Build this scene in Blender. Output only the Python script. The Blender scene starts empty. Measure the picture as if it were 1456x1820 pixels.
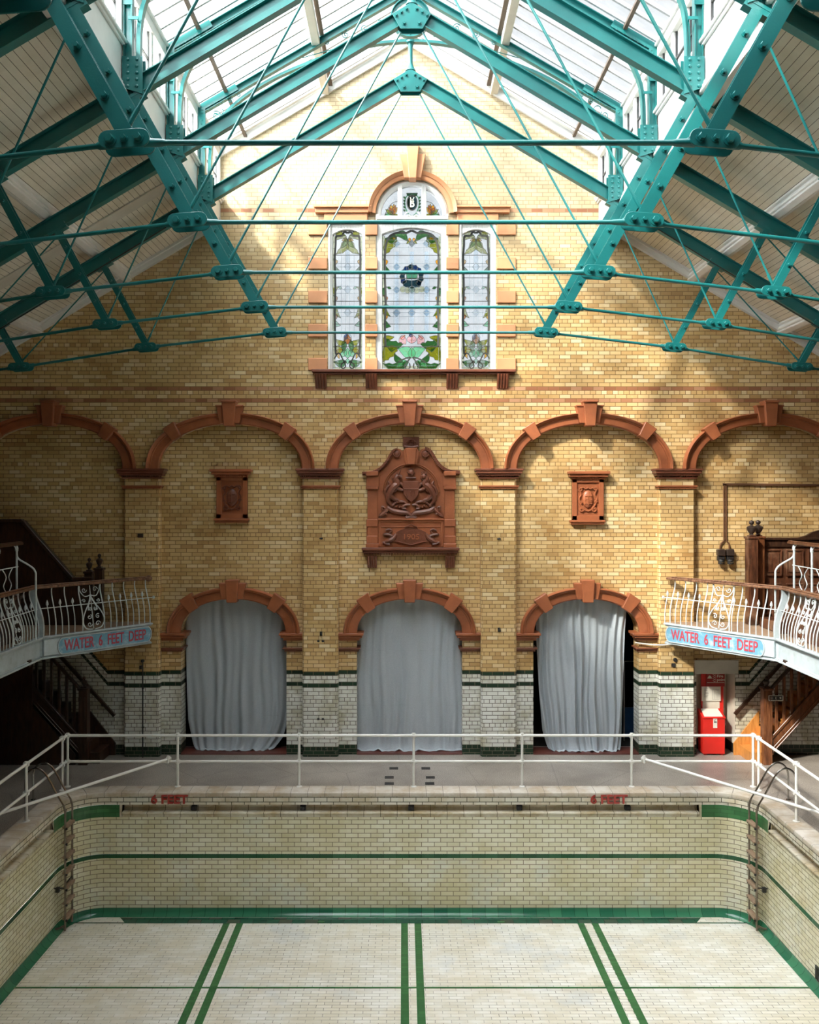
import bpy, math, random
from mathutils import Vector, Matrix, Quaternion

# ------------------------------------------------------------------ camera, sky, sun, exposure
sc = bpy.context.scene
COL = sc.collection
F, CX, CY, H = 1550.0, 716.0, 882.0, 5.33      # focal length in px, vanishing point, eye height above the deck
XC = 0.14                                       # centre line of the hall
U = 2.462                                       # half distance between the inner tie joints of a roof truss
cam_d = bpy.data.cameras.new('camera')
cam = bpy.data.objects.new('camera', cam_d)
COL.objects.link(cam)
cam.location = (0, 0, H)
cam.rotation_euler = (math.radians(90), 0, 0)
cam_d.sensor_width = 36
cam_d.lens = F / 1820 * 36
cam_d.shift_x = (728 - CX) / 1820
cam_d.shift_y = (CY - 910) / 1820
cam_d.clip_end = 200
sc.camera = cam

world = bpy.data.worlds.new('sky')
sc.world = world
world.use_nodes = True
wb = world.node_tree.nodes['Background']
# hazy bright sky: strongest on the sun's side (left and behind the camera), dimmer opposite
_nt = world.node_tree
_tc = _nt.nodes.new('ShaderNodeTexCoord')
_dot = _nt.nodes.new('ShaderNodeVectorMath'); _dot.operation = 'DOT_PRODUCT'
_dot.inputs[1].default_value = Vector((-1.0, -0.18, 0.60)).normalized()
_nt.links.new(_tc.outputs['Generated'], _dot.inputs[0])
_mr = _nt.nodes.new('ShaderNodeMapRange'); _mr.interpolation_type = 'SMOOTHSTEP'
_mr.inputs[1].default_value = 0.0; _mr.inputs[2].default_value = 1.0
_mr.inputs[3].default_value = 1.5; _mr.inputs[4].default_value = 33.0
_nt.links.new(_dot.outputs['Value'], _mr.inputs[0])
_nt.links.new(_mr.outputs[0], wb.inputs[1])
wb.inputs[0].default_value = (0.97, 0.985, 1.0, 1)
SKY = 1.5                       # radiance of the sky beyond the gable

sun_d = bpy.data.lights.new('sun', 'SUN')
sun = bpy.data.objects.new('sun', sun_d)
COL.objects.link(sun)
sun_d.energy = 17.0
sun_d.angle = math.radians(4.5)
sun_d.color = (1.0, 0.93, 0.82)
sun.location = (-20, -10, 30)
sun.rotation_euler = Vector((1.0, 1.0, -1.17)).to_track_quat('-Z', 'Y').to_euler()

sc.view_settings.view_transform = 'Standard'
sc.view_settings.look = 'None'
sc.view_settings.gamma = 1.0
sc.view_settings.exposure = 0.60
sc.view_settings.use_curve_mapping = False
sc.cycles.max_bounces = 10
sc.cycles.diffuse_bounces = 6
sc.cycles.transparent_max_bounces = 24
sc.cycles.sample_clamp_indirect = 6.0
sc.cycles.caustics_reflective = False
sc.cycles.caustics_refractive = False

def W(px, py, y):
    """point of the place at distance y that the photograph shows at (px, py)"""
    return Vector(((px - CX) * y / F, y, H - (py - CY) * y / F))

# ------------------------------------------------------------------ materials
def nodes_of(name):
    m = bpy.data.materials.new(name)
    m.use_nodes = True
    nt = m.node_tree
    b = nt.nodes['Principled BSDF']
    return m, nt, b

def N(nt, typ, **kw):
    n = nt.nodes.new(typ)
    for k, v in kw.items():
        setattr(n, k, v)
    return n

def math_n(nt, op, a, b=None, c=None):
    n = nt.nodes.new('ShaderNodeMath'); n.operation = op
    for i, x in enumerate((a, b, c)):
        if x is None: continue
        if isinstance(x, (int, float)): n.inputs[i].default_value = x
        else: nt.links.new(x, n.inputs[i])
    return n.outputs[0]

def mixc(nt, fac, a, b, mode='MIX'):
    n = nt.nodes.new('ShaderNodeMix'); n.data_type = 'RGBA'; n.blend_type = mode
    for s, x in ((n.inputs[0], fac), (n.inputs[6], a), (n.inputs[7], b)):
        if isinstance(x, (int, float)): s.default_value = x
        elif isinstance(x, tuple): s.default_value = (*x[:3], 1)
        else: nt.links.new(x, s)
    return n.outputs[2]

def ramp(nt, fac, stops):
    n = nt.nodes.new('ShaderNodeValToRGB')
    cr = n.color_ramp
    cr.interpolation = 'LINEAR'
    while len(cr.elements) < len(stops): cr.elements.new(0.5)
    for e, (p, c) in zip(cr.elements, stops):
        e.position = p; e.color = (*c, 1)
    nt.links.new(fac, n.inputs[0])
    return n.outputs[0]

def noise(nt, scale, detail=3, rough=0.5, vec=None):
    n = nt.nodes.new('ShaderNodeTexNoise')
    n.inputs['Scale'].default_value = scale
    n.inputs['Detail'].default_value = detail
    n.inputs['Roughness'].default_value = rough
    if vec is None:
        g = nt.nodes.new('ShaderNodeNewGeometry'); vec = g.outputs['Position']
    nt.links.new(vec, n.inputs['Vector'])
    return n.outputs['Fac']

def mat(name, col, rough=0.5, metal=0.0, var=0.12, vscale=6.0, bump=0.0, bscale=30, spec=0.5, stain=None, stain_amt=0.5, stain_scale=3):
    m, nt, b = nodes_of(name)
    f = noise(nt, vscale, 4, 0.6)
    lo = tuple(max(0, c * (1 - var)) for c in col); hi = tuple(min(1, c * (1 + var)) for c in col)
    c = ramp(nt, f, [(0.3, lo), (0.7, hi)])
    if stain:
        s = noise(nt, stain_scale, 6, 0.7)
        s2 = ramp(nt, s, [(0.5, (0, 0, 0)), (0.72, (stain_amt,) * 3)])
        c = mixc(nt, s2, c, stain)
    nt.links.new(c, b.inputs['Base Color'])
    b.inputs['Roughness'].default_value = rough
    b.inputs['Metallic'].default_value = metal
    b.inputs['Specular IOR Level'].default_value = spec
    if bump:
        bn = nt.nodes.new('ShaderNodeBump'); bn.inputs['Strength'].default_value = bump
        bn.inputs['Distance'].default_value = 0.02
        nt.links.new(noise(nt, bscale, 3), bn.inputs['Height'])
        nt.links.new(bn.outputs[0], b.inputs['Normal'])
    return m

def brick_nodes(nt, uv, w=0.229, h=0.081, mortar=0.006, squash=0.5, freq=6, offset=0.5, seed=(0, 0)):
    mp = nt.nodes.new('ShaderNodeMapping'); mp.inputs['Location'].default_value = (seed[0] + 50 * w, seed[1] + 100 * h, 0)
    nt.links.new(uv, mp.inputs['Vector'])
    t = nt.nodes.new('ShaderNodeTexBrick')
    t.offset = offset; t.offset_frequency = 2; t.squash = squash; t.squash_frequency = freq
    nt.links.new(mp.outputs[0], t.inputs['Vector'])
    t.inputs['Color1'].default_value = (0, 0, 0, 1); t.inputs['Color2'].default_value = (1, 1, 1, 1)
    t.inputs['Mortar'].default_value = (0.5, 0.5, 0.5, 1)
    t.inputs['Scale'].default_value = 1
    t.inputs['Mortar Size'].default_value = mortar
    t.inputs['Mortar Smooth'].default_value = 0.2
    t.inputs['Bias'].default_value = 0
    t.inputs['Brick Width'].default_value = w
    t.inputs['Row Height'].default_value = h
    return t.outputs['Color'], t.outputs['Fac']

YEL = [(0.0, (.47, .285, .115)), (0.12, (.55, .35, .145)), (0.45, (.62, .415, .185)), (0.8, (.67, .475, .235)), (1.0, (.74, .59, .35))]

def end_wall_material():
    m, nt, b = nodes_of('glazed_brick')
    tc = nt.nodes.new('ShaderNodeTexCoord')
    uv = tc.outputs['UV']
    sep = nt.nodes.new('ShaderNodeSeparateXYZ'); nt.links.new(uv, sep.inputs[0])
    u, v = sep.outputs[0], sep.outputs[1]
    rnd, fac = brick_nodes(nt, uv, mortar=0.0065, seed=(0, 0.041))
    yellow = ramp(nt, rnd, YEL)
    big = noise(nt, 0.9, 5, 0.6)
    grime = ramp(nt, big, [(0.30, (.74, .66, .55)), (0.5, (.97, .96, .93)), (0.72, (1.1, 1.1, 1.12))])
    yellow = mixc(nt, 1.0, yellow, grime, 'MULTIPLY')
    # cream upper courses of the gable, colour toned down against clipping under the skylight
    up = nt.nodes.new('ShaderNodeMapRange'); nt.links.new(v, up.inputs[0])
    up.inputs[1].default_value = 9.0; up.inputs[2].default_value = 12.0
    yellow = mixc(nt, math_n(nt, 'MULTIPLY', up.outputs[0], 0.75), yellow, (.50, .42, .285))
    pale = noise(nt, 2.1, 6, 0.75)
    palef = ramp(nt, pale, [(0.63, (0, 0, 0)), (0.74, (.42,) * 3)])
    yellow = mixc(nt, palef, yellow, (.78, .70, .52))
    white = ramp(nt, rnd, [(0, (.64, .63, .56)), (0.3, (.71, .70, .63)), (1, (.77, .76, .70))])
    dirt = ramp(nt, noise(nt, 2.6, 5, 0.65), [(0.36, (.72, .68, .56)), (0.55, (1, 1, 1))])
    white = mixc(nt, 1.0, white, dirt, 'MULTIPLY')
    green = ramp(nt, rnd, [(0, (.008, .022, .011)), (1, (.018, .045, .022))])
    terra = ramp(nt, rnd, [(0, (.27, .10, .05)), (.5, (.36, .15, .075)), (1, (.50, .27, .15))])
    # dado climbs with the stairs at both ends
    lift = math_n(nt, 'MULTIPLY', math_n(nt, 'MAXIMUM', math_n(nt, 'SUBTRACT', math_n(nt, 'ABSOLUTE', math_n(nt, 'SUBTRACT', u, 0.53)), 6.62), 0.0), 1.15)
    vd = math_n(nt, 'SUBTRACT', v, lift)
    def band(val, lo, hi):
        return math_n(nt, 'MULTIPLY', math_n(nt, 'GREATER_THAN', val, lo), math_n(nt, 'LESS_THAN', val, hi))
    col = mixc(nt, math_n(nt, 'LESS_THAN', vd, 1.70), yellow, white)
    t = math_n(nt, 'MAXIMUM', band(v, 7.492, 7.573), band(v, 7.249, 7.330))
    t = math_n(nt, 'MAXIMUM', t, math_n(nt, 'MAXIMUM', band(v, 11.137, 11.218), band(v, 10.894, 10.975)))
    col = mixc(nt, math_n(nt, 'MULTIPLY', t, 0.95), col, terra)
    g = math_n(nt, 'MAXIMUM', band(vd, 1.66, 1.741), band(vd, 1.417, 1.498))
    g = math_n(nt, 'MAXIMUM', g, math_n(nt, 'LESS_THAN', v, 0.203))
    col = mixc(nt, g, col, green)
    chips = ramp(nt, noise(nt, 14, 4, 0.7), [(0.66, (0, 0, 0)), (0.70, (.75,) * 3)])
    col = mixc(nt, math_n(nt, 'MULTIPLY', math_n(nt, 'LESS_THAN', v, 0.203), chips), col, (.45, .45, .40))
    mort = mixc(nt, math_n(nt, 'LESS_THAN', vd, 1.70), (.22, .125, .045), (.15, .13, .095))
    mort = mixc(nt, math_n(nt, 'MULTIPLY', up.outputs[0], 0.6), mort, (.42, .33, .20))
    col = mixc(nt, fac, col, mort)
    nt.links.new(col, b.inputs['Base Color'])
    b.inputs['Roughness'].default_value = 0.33
    b.inputs['Specular IOR Level'].default_value = 0.35
    bn = nt.nodes.new('ShaderNodeBump'); bn.inputs['Strength'].default_value = 0.4; bn.inputs['Distance'].default_value = 0.004
    bn.invert = True
    nt.links.new(fac, bn.inputs['Height']); nt.links.new(bn.outputs[0], b.inputs['Normal'])
    return m

def tile_material(name, stops, mortar_col, w, h, mortar, rough, squash=1.0, freq=2, patch=None, dirt=None, seed=(0, 0), joint_vary=False):
    m, nt, b = nodes_of(name)
    tc = nt.nodes.new('ShaderNodeTexCoord'); uv = tc.outputs['UV']
    rnd, fac = brick_nodes(nt, uv, w, h, mortar, squash, freq, seed=seed)
    col = ramp(nt, rnd, stops)
    if dirt:
        d = ramp(nt, noise(nt, dirt[1], 5, 0.65), [(0.38, dirt[0]), (0.6, (1, 1, 1))])
        col = mixc(nt, 1.0, col, d, 'MULTIPLY')
    if patch:
        pf = ramp(nt, noise(nt, patch[1], 5, 0.6), [(0.56, (0, 0, 0)), (0.66, (patch[2],) * 3)])
        col = mixc(nt, pf, col, patch[0])
    f2 = fac
    if joint_vary:
        jv = ramp(nt, noise(nt, 1.7, 4, 0.6), [(0.35, (.25,) * 3), (0.62, (1, 1, 1))])
        f2 = math_n(nt, 'MULTIPLY', fac, jv)
    col = mixc(nt, f2, col, mortar_col)
    nt.links.new(col, b.inputs['Base Color'])
    b.inputs['Roughness'].default_value = rough
    b.inputs['Specular IOR Level'].default_value = 0.4
    return m

def boards_material():
    m, nt, b = nodes_of('painted_boards')
    tc = nt.nodes.new('ShaderNodeTexCoord')
    sep = nt.nodes.new('ShaderNodeSeparateXYZ'); nt.links.new(tc.outputs['UV'], sep.inputs[0])
    v = math_n(nt, 'DIVIDE', sep.outputs[1], 0.105)
    fr = math_n(nt, 'FRACT', v)
    line = math_n(nt, 'LESS_THAN', fr, 0.07)
    idx = math_n(nt, 'FLOOR', v)
    wn = nt.nodes.new('ShaderNodeTexWhiteNoise'); wn.noise_dimensions = '1D'; nt.links.new(idx, wn.inputs['W'])
    c = ramp(nt, wn.outputs[0], [(0, (.76, .71, .60)), (1, (.82, .77, .66))])
    gr = ramp(nt, noise(nt, 1.1, 5, 0.6), [(0.35, (.82, .80, .76)), (0.6, (1, 1, 1))])
    c = mixc(nt, 1.0, c, gr, 'MULTIPLY')
    c = mixc(nt, line, c, (.10, .085, .065))
    nt.links.new(c, b.inputs['Base Color'])
    b.inputs['Roughness'].default_value = 0.6
    return m

def terrazzo():
    m, nt, b = nodes_of('terrazzo')
    sp = ramp(nt, noise(nt, 70, 2, 0.7), [(0.35, (.14, .123, .105)), (0.5, (.32, .287, .25)), (0.68, (.54, .49, .43))])
    big = ramp(nt, noise(nt, 0.8, 5, 0.6), [(0.35, (.68, .65, .62)), (0.65, (1.08, 1.06, 1.04))])
    c = mixc(nt, 1.0, sp, big, 'MULTIPLY')
    vo = nt.nodes.new('ShaderNodeTexVoronoi'); vo.feature = 'DISTANCE_TO_EDGE'; vo.inputs['Scale'].default_value = 0.55
    g = nt.nodes.new('ShaderNodeNewGeometry'); nt.links.new(g.outputs['Position'], vo.inputs['Vector'])
    cr = math_n(nt, 'LESS_THAN', vo.outputs['Distance'], 0.006)
    c = mixc(nt, math_n(nt, 'MULTIPLY', cr, 0.25), c, (.03, .028, .025))
    nt.links.new(c, b.inputs['Base Color'])
    b.inputs['Roughness'].default_value = 0.32
    b.inputs['Specular IOR Level'].default_value = 0.5
    return m

def wood(name, dark, light, rough=0.4, worn=None):
    m, nt, b = nodes_of(name)
    g = nt.nodes.new('ShaderNodeNewGeometry')
    mp = nt.nodes.new('ShaderNodeMapping'); mp.inputs['Scale'].default_value = (6, 6, 1.2)
    nt.links.new(g.outputs['Position'], mp.inputs['Vector'])
    f = noise(nt, 3.5, 6, 0.65, mp.outputs[0])
    c = ramp(nt, f, [(0.35, dark), (0.68, light)])
    if worn:
        wf = ramp(nt, noise(nt, 2.5, 5, 0.6), [(0.52, (0, 0, 0)), (0.66, (.6,) * 3)])
        c = mixc(nt, wf, c, worn)
    nt.links.new(c, b.inputs['Base Color']); b.inputs['Roughness'].default_value = rough
    return m

def glass_mat(name, col, diff=0.0):
    m = bpy.data.materials.new(name); m.use_nodes = True
    nt = m.node_tree; nt.nodes.clear()
    out = nt.nodes.new('ShaderNodeOutputMaterial')
    tr = nt.nodes.new('ShaderNodeBsdfTransparent')
    c = ramp(nt, noise(nt, 2.2, 4, 0.6), [(0.3, tuple(x * 0.86 for x in col)), (0.7, col)])
    nt.links.new(c, tr.inputs[0])
    last = tr.outputs[0]
    gl = nt.nodes.new('ShaderNodeBsdfGlossy'); gl.inputs['Roughness'].default_value = 0.1
    mx = nt.nodes.new('ShaderNodeMixShader'); mx.inputs[0].default_value = 0.04
    nt.links.new(last, mx.inputs[1]); nt.links.new(gl.outputs[0], mx.inputs[2]); last = mx.outputs[0]
    if diff:
        d = nt.nodes.new('ShaderNodeBsdfDiffuse'); d.inputs[0].default_value = (*[min(1, x * 1.0) for x in col], 1)
        m2 = nt.nodes.new('ShaderNodeMixShader'); m2.inputs[0].default_value = diff
        nt.links.new(last, m2.inputs[1]); nt.links.new(d.outputs[0], m2.inputs[2]); last = m2.outputs[0]
    nt.links.new(last, out.inputs[0])
    return m

M = {}
M['wall'] = end_wall_material()
M['brick'] = tile_material('side_brick', YEL, (.20, .115, .04), .229, .081, .0065, .4, .5, 6, dirt=((.7, .6, .5), .9))
TER = (.33, .10, .038)
M['terra'] = mat('terracotta', TER, 0.42, var=0.22, vscale=1.6, bump=0.15, bscale=25, stain=(.20, .065, .03), stain_amt=.5, stain_scale=2.3)
M['terra_pale'] = mat('pale_terracotta', (.60, .27, .125), 0.45, var=0.15, vscale=1.3)
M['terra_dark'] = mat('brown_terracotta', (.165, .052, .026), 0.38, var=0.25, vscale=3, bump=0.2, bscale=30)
M['green'] = mat('green_paint', (.009, .135, .130), 0.28, var=0.10, vscale=2.5, bump=0.06, bscale=60)
M['white_rail'] = mat('white_paint', (.74, .72, .67), 0.35, var=0.06, vscale=8)
M['white_wood'] = mat('white_joinery', (.72, .71, .68), 0.45, var=0.06, vscale=3)
M['cream_wood'] = mat('cream_joinery', (.60, .56, .48), 0.5, var=0.08, vscale=3)
M['boards'] = boards_material()
M['bar_grey'] = mat('grey_glazing_bar', (.34, .35, .36), 0.5)
M['bar_shadow_brown'] = mat('brown_joint_and_shadow', (.09, .06, .04), 0.6)  # darkened to carry the shadow beside the purlin; the real joint shares it
M['sill_dark'] = mat('dark_putty', (.03, .03, .03), 0.5)
M['pool_wall'] = tile_material('pool_wall_tile', [(0, (.69, .65, .46)), (.5, (.75, .71, .53)), (1, (.80, .77, .62))], (.24, .20, .13), .229, .0805, .0065, .22,
                               patch=((.62, .66, .60), 1.1, .45), dirt=((.88, .84, .72), 1.3), seed=(0, 0.012))
M['pool_rim'] = tile_material('pool_rim_tile', [(0, (.62, .58, .48)), (1, (.72, .69, .6))], (.10, .085, .06), .229, .0805, .007, .25, dirt=((.8, .72, .6), 2.2), seed=(.1, .012))
M['pool_floor'] = tile_material('pool_floor_tile', [(0, (.74, .715, .63)), (.5, (.80, .78, .70)), (1, (.85, .83, .77))], (.26, .23, .18), .229, .078, .005, .3,
                                patch=((.60, .63, .64), .8, .5), dirt=((.90, .85, .76), 1.4), joint_vary=True)
M['lane'] = tile_material('green_lane_tile', [(0, (.025, .115, .035)), (1, (.045, .17, .055))], (.02, .07, .025), .229, .0765, .003, .3)
M['cove'] = tile_material('green_cove_tile', [(0, (.02, .13, .07)), (1, (.05, .21, .11))], (.01, .05, .025), .229, .5, .004, .12)
M['stripe'] = tile_material('dark_green_tile', [(0, (.012, .07, .025)), (1, (.025, .11, .045))], (.008, .04, .015), .229, .5, .004, .2)
M['gutter'] = tile_material('gutter_tile', [(0, (.02, .075, .045)), (.7, (.03, .10, .06)), (1, (.08, .08, .06))], (.01, .04, .02), .23, .5, .004, .2)
M['trough'] = tile_material('trough_ware', [(0, (.58, .53, .42)), (1, (.65, .60, .49))], (.12, .10, .07), .30, .5, .005, .25, dirt=((.7, .6, .45), 2.0))
M['coping'] = tile_material('coping_stone', [(0, (.52, .47, .40)), (1, (.62, .57, .50))], (.22, .19, .15), .305, 2.0, .005, .5, dirt=((.75, .66, .55), 2.5),
                            patch=((.42, .28, .15), 2.3, .35))
M['terrazzo'] = terrazzo()
M['red_step'] = mat('red_tile', (.12, .035, .025), 0.4)
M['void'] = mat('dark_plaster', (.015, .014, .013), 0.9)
M['plaster'] = mat('cream_plaster', (.60, .56, .46), 0.6, var=0.12, vscale=2)
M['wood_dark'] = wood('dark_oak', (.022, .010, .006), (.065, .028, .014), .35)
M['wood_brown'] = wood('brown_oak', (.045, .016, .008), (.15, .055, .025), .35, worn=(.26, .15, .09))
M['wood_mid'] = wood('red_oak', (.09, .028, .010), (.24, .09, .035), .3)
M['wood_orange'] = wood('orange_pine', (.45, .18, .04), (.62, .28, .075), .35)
M['wood_rail'] = wood('handrail_oak', (.07, .028, .014), (.26, .13, .07), .4)
M['iron_white'] = mat('chalky_white_iron', (.52, .57, .57), 0.45, var=0.12, vscale=14, stain=(.20, .20, .19), stain_amt=.4, stain_scale=12)
M['fascia'] = mat('pale_blue_paint', (.42, .48, .50), 0.5, var=0.10, vscale=5, stain=(.25, .26, .25), stain_amt=.4, stain_scale=9)
M['sign_blue'] = mat('sign_blue_paint', (.13, .31, .43), 0.45, var=0.08, vscale=5, stain=(.62, .66, .66), stain_amt=.65, stain_scale=6.5)
M['sign_red'] = mat('sign_red_paint', (.42, .05, .07), 0.5, var=0.15, vscale=12)
M['tile_red'] = mat('red_tile_letter', (.33, .028, .018), 0.3)
M['red'] = mat('fire_red', (.62, .022, .015), 0.3, var=0.05)
M['red_dark'] = mat('sign_dark_red', (.30, .016, .014), 0.4)
M['paper'] = mat('paper', (.68, .65, .56), 0.6, var=0.04)
M['ink'] = mat('ink', (.04, .04, .04), 0.6)
M['ink_grey'] = mat('grey_ink', (.28, .27, .24), 0.6)
M['steel'] = mat('stainless_steel', (.45, .44, .42), 0.22, metal=1.0, var=0.05)
M['brass'] = mat('tarnished_steel', (.22, .18, .14), 0.35, metal=0.7, var=0.2, vscale=9)
M['tread'] = mat('worn_tread', (.30, .20, .13), 0.6, var=0.2, vscale=14)
M['iron'] = mat('black_iron', (.02, .018, .016), 0.5)
M['bronze'] = mat('dark_bronze', (.06, .04, .03), 0.4, metal=.4)
M['copper'] = mat('brown_conduit', (.20, .095, .05), 0.35, metal=.3)
M['blue'] = mat('blue_paint', (.015, .07, .17), 0.5)
def curtain_mat():
    m, nt, b = nodes_of('grey_cloth')
    f = noise(nt, 90, 2, 0.5)
    c = ramp(nt, f, [(0.3, (.37, .405, .43)), (0.7, (.45, .48, .505))])
    nt.links.new(c, b.inputs['Base Color']); b.inputs['Roughness'].default_value = 0.8
    b.inputs['Sheen Weight'].default_value = 0.15
    return m
M['cloth'] = curtain_mat()
M['seam'] = mat('cloth_seam', (.40, .43, .45), 0.85)
M['pane'] = glass_mat('roof_glass', (.46, .475, .485), 0.08)
M['winpane'] = glass_mat('window_glass', (.77, .80, .81), 0.03)
k = 1.0 / SKY
M['sg_white'] = glass_mat('white_stained_glass', ((.60 * k) ** .5, (.64 * k) ** .5, (.67 * k) ** .5), 0.02)
M['sg_blue'] = glass_mat('pale_blue_glass', (.79, .87, .93))
M['sg_green'] = glass_mat('green_glass', (.18, .35, .18))
M['sg_olive'] = glass_mat('olive_glass', (.47, .48, .12))
M['sg_mint'] = glass_mat('mint_glass', (.46, .78, .58))
M['sg_gold'] = glass_mat('gold_glass', (.84, .56, .14))
M['sg_cream'] = glass_mat('cream_glass', (.95, .95, .80))
M['sg_pink'] = glass_mat('pink_glass', (.87, .68, .70))
M['sg_brown'] = glass_mat('brown_glass', (.67, .34, .16))
M['sg_navy'] = glass_mat('navy_glass', (.15, .25, .48))
M['sg_teal'] = glass_mat('dark_teal_glass', (.18, .28, .32))
M['lead'] = mat('lead_came', (.035, .035, .03), 0.6)
M['lead_pale'] = mat('fine_lead', (.20, .24, .27), 0.6)

# ------------------------------------------------------------------ mesh builder
class MB:
    def __init__(s): s.v = []; s.f = []; s.uv = []; s.mi = []
    def face(s, pts, mi=0, uv=None):
        b = len(s.v); s.v += [Vector(p) for p in pts]; s.f.append(list(range(b, b + len(pts)))); s.uv.append(uv); s.mi.append(mi)
    def grid(s, rows, mi=0, uvs=None, closed=False):
        b = len(s.v); nr, nc = len(rows), len(rows[0])
        for r in rows: s.v += [Vector(p) for p in r]
        for i in range(nr - 1):
            for j in range(nc if closed else nc - 1):
                j2 = (j + 1) % nc
                s.f.append([b + i * nc + j, b + i * nc + j2, b + (i + 1) * nc + j2, b + (i + 1) * nc + j])
                s.uv.append([uvs[i][j], uvs[i][j2], uvs[i + 1][j2], uvs[i + 1][j]] if uvs else None); s.mi.append(mi)
    def hexa(s, c, mi=0):
        """c: 8 corners, bottom loop then top loop"""
        b = len(s.v); s.v += [Vector(p) for p in c]
        for q in ((3, 2, 1, 0), (4, 5, 6, 7), (0, 1, 5, 4), (1, 2, 6, 5), (2, 3, 7, 6), (3, 0, 4, 7)):
            s.f.append([b + i for i in q]); s.uv.append(None); s.mi.append(mi)
    def box(s, x0, x1, y0, y1, z0, z1, mi=0):
        s.hexa([(x0, y0, z0), (x1, y0, z0), (x1, y1, z0), (x0, y1, z0), (x0, y0, z1), (x1, y0, z1), (x1, y1, z1), (x0, y1, z1)], mi)
    def beam(s, p, q, h, w, off=0.0, y=0.0, mi=0):
        """bar in the xz plane from p to q, h across in the plane, w in y"""
        p = Vector(p); q = Vector(q); d = (q - p).normalized(); n = Vector((-d.y, d.x))
        a = [p + n * (off - h / 2), q + n * (off - h / 2), q + n * (off + h / 2), p + n * (off + h / 2)]
        s.hexa([(v.x, y - w / 2, v.y) for v in a] + [(v.x, y + w / 2, v.y) for v in a], mi)
    def bar3(s, p, q, a, b, up=(0, 0, 1), mi=0):
        """box from p to q; a across sideways, b along 'up'"""
        p = Vector(p); q = Vector(q); d = (q - p).normalized(); sd = d.cross(Vector(up)).normalized(); u2 = sd.cross(d).normalized()
        c = []
        for e in (p, q):
            c.append([e - sd * a / 2 - u2 * b / 2, e + sd * a / 2 - u2 * b / 2, e + sd * a / 2 + u2 * b / 2, e - sd * a / 2 + u2 * b / 2])
        s.hexa(c[0] + c[1], mi)
    def prism(s, poly, y0, y1, mi=0):
        """poly of (x,z); solid between y0 (front) and y1"""
        n = len(poly); b = len(s.v)
        area = sum(poly[i][0] * poly[(i + 1) % n][1] - poly[(i + 1) % n][0] * poly[i][1] for i in range(n))
        if area < 0: poly = poly[::-1]
        s.v += [Vector((x, y0, z)) for x, z in poly] + [Vector((x, y1, z)) for x, z in poly]
        s.f.append([b + i for i in range(n)]); s.f.append([b + n + i for i in reversed(range(n))])
        s.uv += [None, None]; s.mi += [mi, mi]
        for i in range(n):
            j = (i + 1) % n
            s.f.append([b + j, b + i, b + n + i, b + n + j]); s.uv.append(None); s.mi.append(mi)
    def tube(s, pts, r, n=8, mi=0, closed=False, flat=1.0):
        pts = [Vector(p) for p in pts]; m = len(pts)
        rs = r if isinstance(r, (list, tuple)) else [r] * m
        d0 = (pts[1] - pts[0]).normalized()
        up = Vector((0, 1, 0)) if abs(d0.y) < 0.9 else Vector((0, 0, 1))
        rows = []
        for i in range(m):
            if closed: d = (pts[(i + 1) % m] - pts[i - 1]).normalized()
            else: d = (pts[min(i + 1, m - 1)] - pts[max(i - 1, 0)]).normalized()
            sd = d.cross(up)
            if sd.length < 1e-4: sd = d.orthogonal()
            sd.normalize(); u2 = sd.cross(d).normalized(); up = u2
            rows.append([pts[i] + sd * math.cos(2 * math.pi * k / n) * rs[i] + u2 * math.sin(2 * math.pi * k / n) * rs[i] * flat for k in range(n)])
        if closed: rows.append(rows[0])
        s.grid(rows, mi, closed=True)
        if not closed:
            s.face(rows[0], mi); s.face(rows[-1][::-1], mi)
    def lathe(s, prof, c, n=16, mi=0, axis='z'):
        rows = []
        for r, h in prof:
            row = []
            for k in range(n):
                a = 2 * math.pi * k / n
                if axis == 'z': row.append(Vector(c) + Vector((r * math.cos(a), r * math.sin(a), h)))
                elif axis == 'y': row.append(Vector(c) + Vector((r * math.cos(a), h, r * math.sin(a))))
            rows.append(row)
        s.grid(rows, mi, closed=True)
        if prof[0][0] > 1e-4: s.face(rows[0][::-1], mi)
        if prof[-1][0] > 1e-4: s.face(rows[-1], mi)
    def blob(s, c, rx, ry, rz, n=10, mi=0):
        rows = []
        for i in range(n // 2 + 1):
            t = math.pi * i / (n // 2)
            rows.append([Vector(c) + Vector((rx * math.sin(t) * math.cos(2 * math.pi * k / n), ry * math.sin(t) * math.sin(2 * math.pi * k / n), rz * math.cos(t))) for k in range(n)])
        s.grid(rows, mi, closed=True)
    def build(s, name, mats, parent=None, smooth=False, bevel=0.0, loc=None):
        me = bpy.data.meshes.new(name)
        if loc is not None:
            L = Vector(loc); vs = [v - L for v in s.v]
        else: vs = s.v
        me.from_pydata([tuple(v) for v in vs], [], s.f)
        if not isinstance(mats, (list, tuple)): mats = [mats]
        for m in mats: me.materials.append(M[m] if isinstance(m, str) else m)
        uvl = me.uv_layers.new(name='UVMap')
        for i, p in enumerate(me.polygons):
            p.material_index = s.mi[i]
            p.use_smooth = smooth
            uv = s.uv[i]
            if uv is None:
                n = p.normal; uv = []
                for vi in p.vertices:
                    c = s.v[vi]
                    if abs(n.y) >= abs(n.x) and abs(n.y) >= abs(n.z): uv.append((c.x, c.z))
                    elif abs(n.x) >= abs(n.z): uv.append((c.y - 17.84, c.z))
                    else: uv.append((c.x, c.y))
            for li, t in zip(p.loop_indices, uv): uvl.data[li].uv = t
        me.update()
        o = bpy.data.objects.new(name, me)
        COL.objects.link(o)
        if loc is not None: o.location = loc
        if parent is not None: o.parent = parent
        if smooth:
            try: me.set_sharp_from_angle(angle=math.radians(42))
            except Exception: pass
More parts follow.
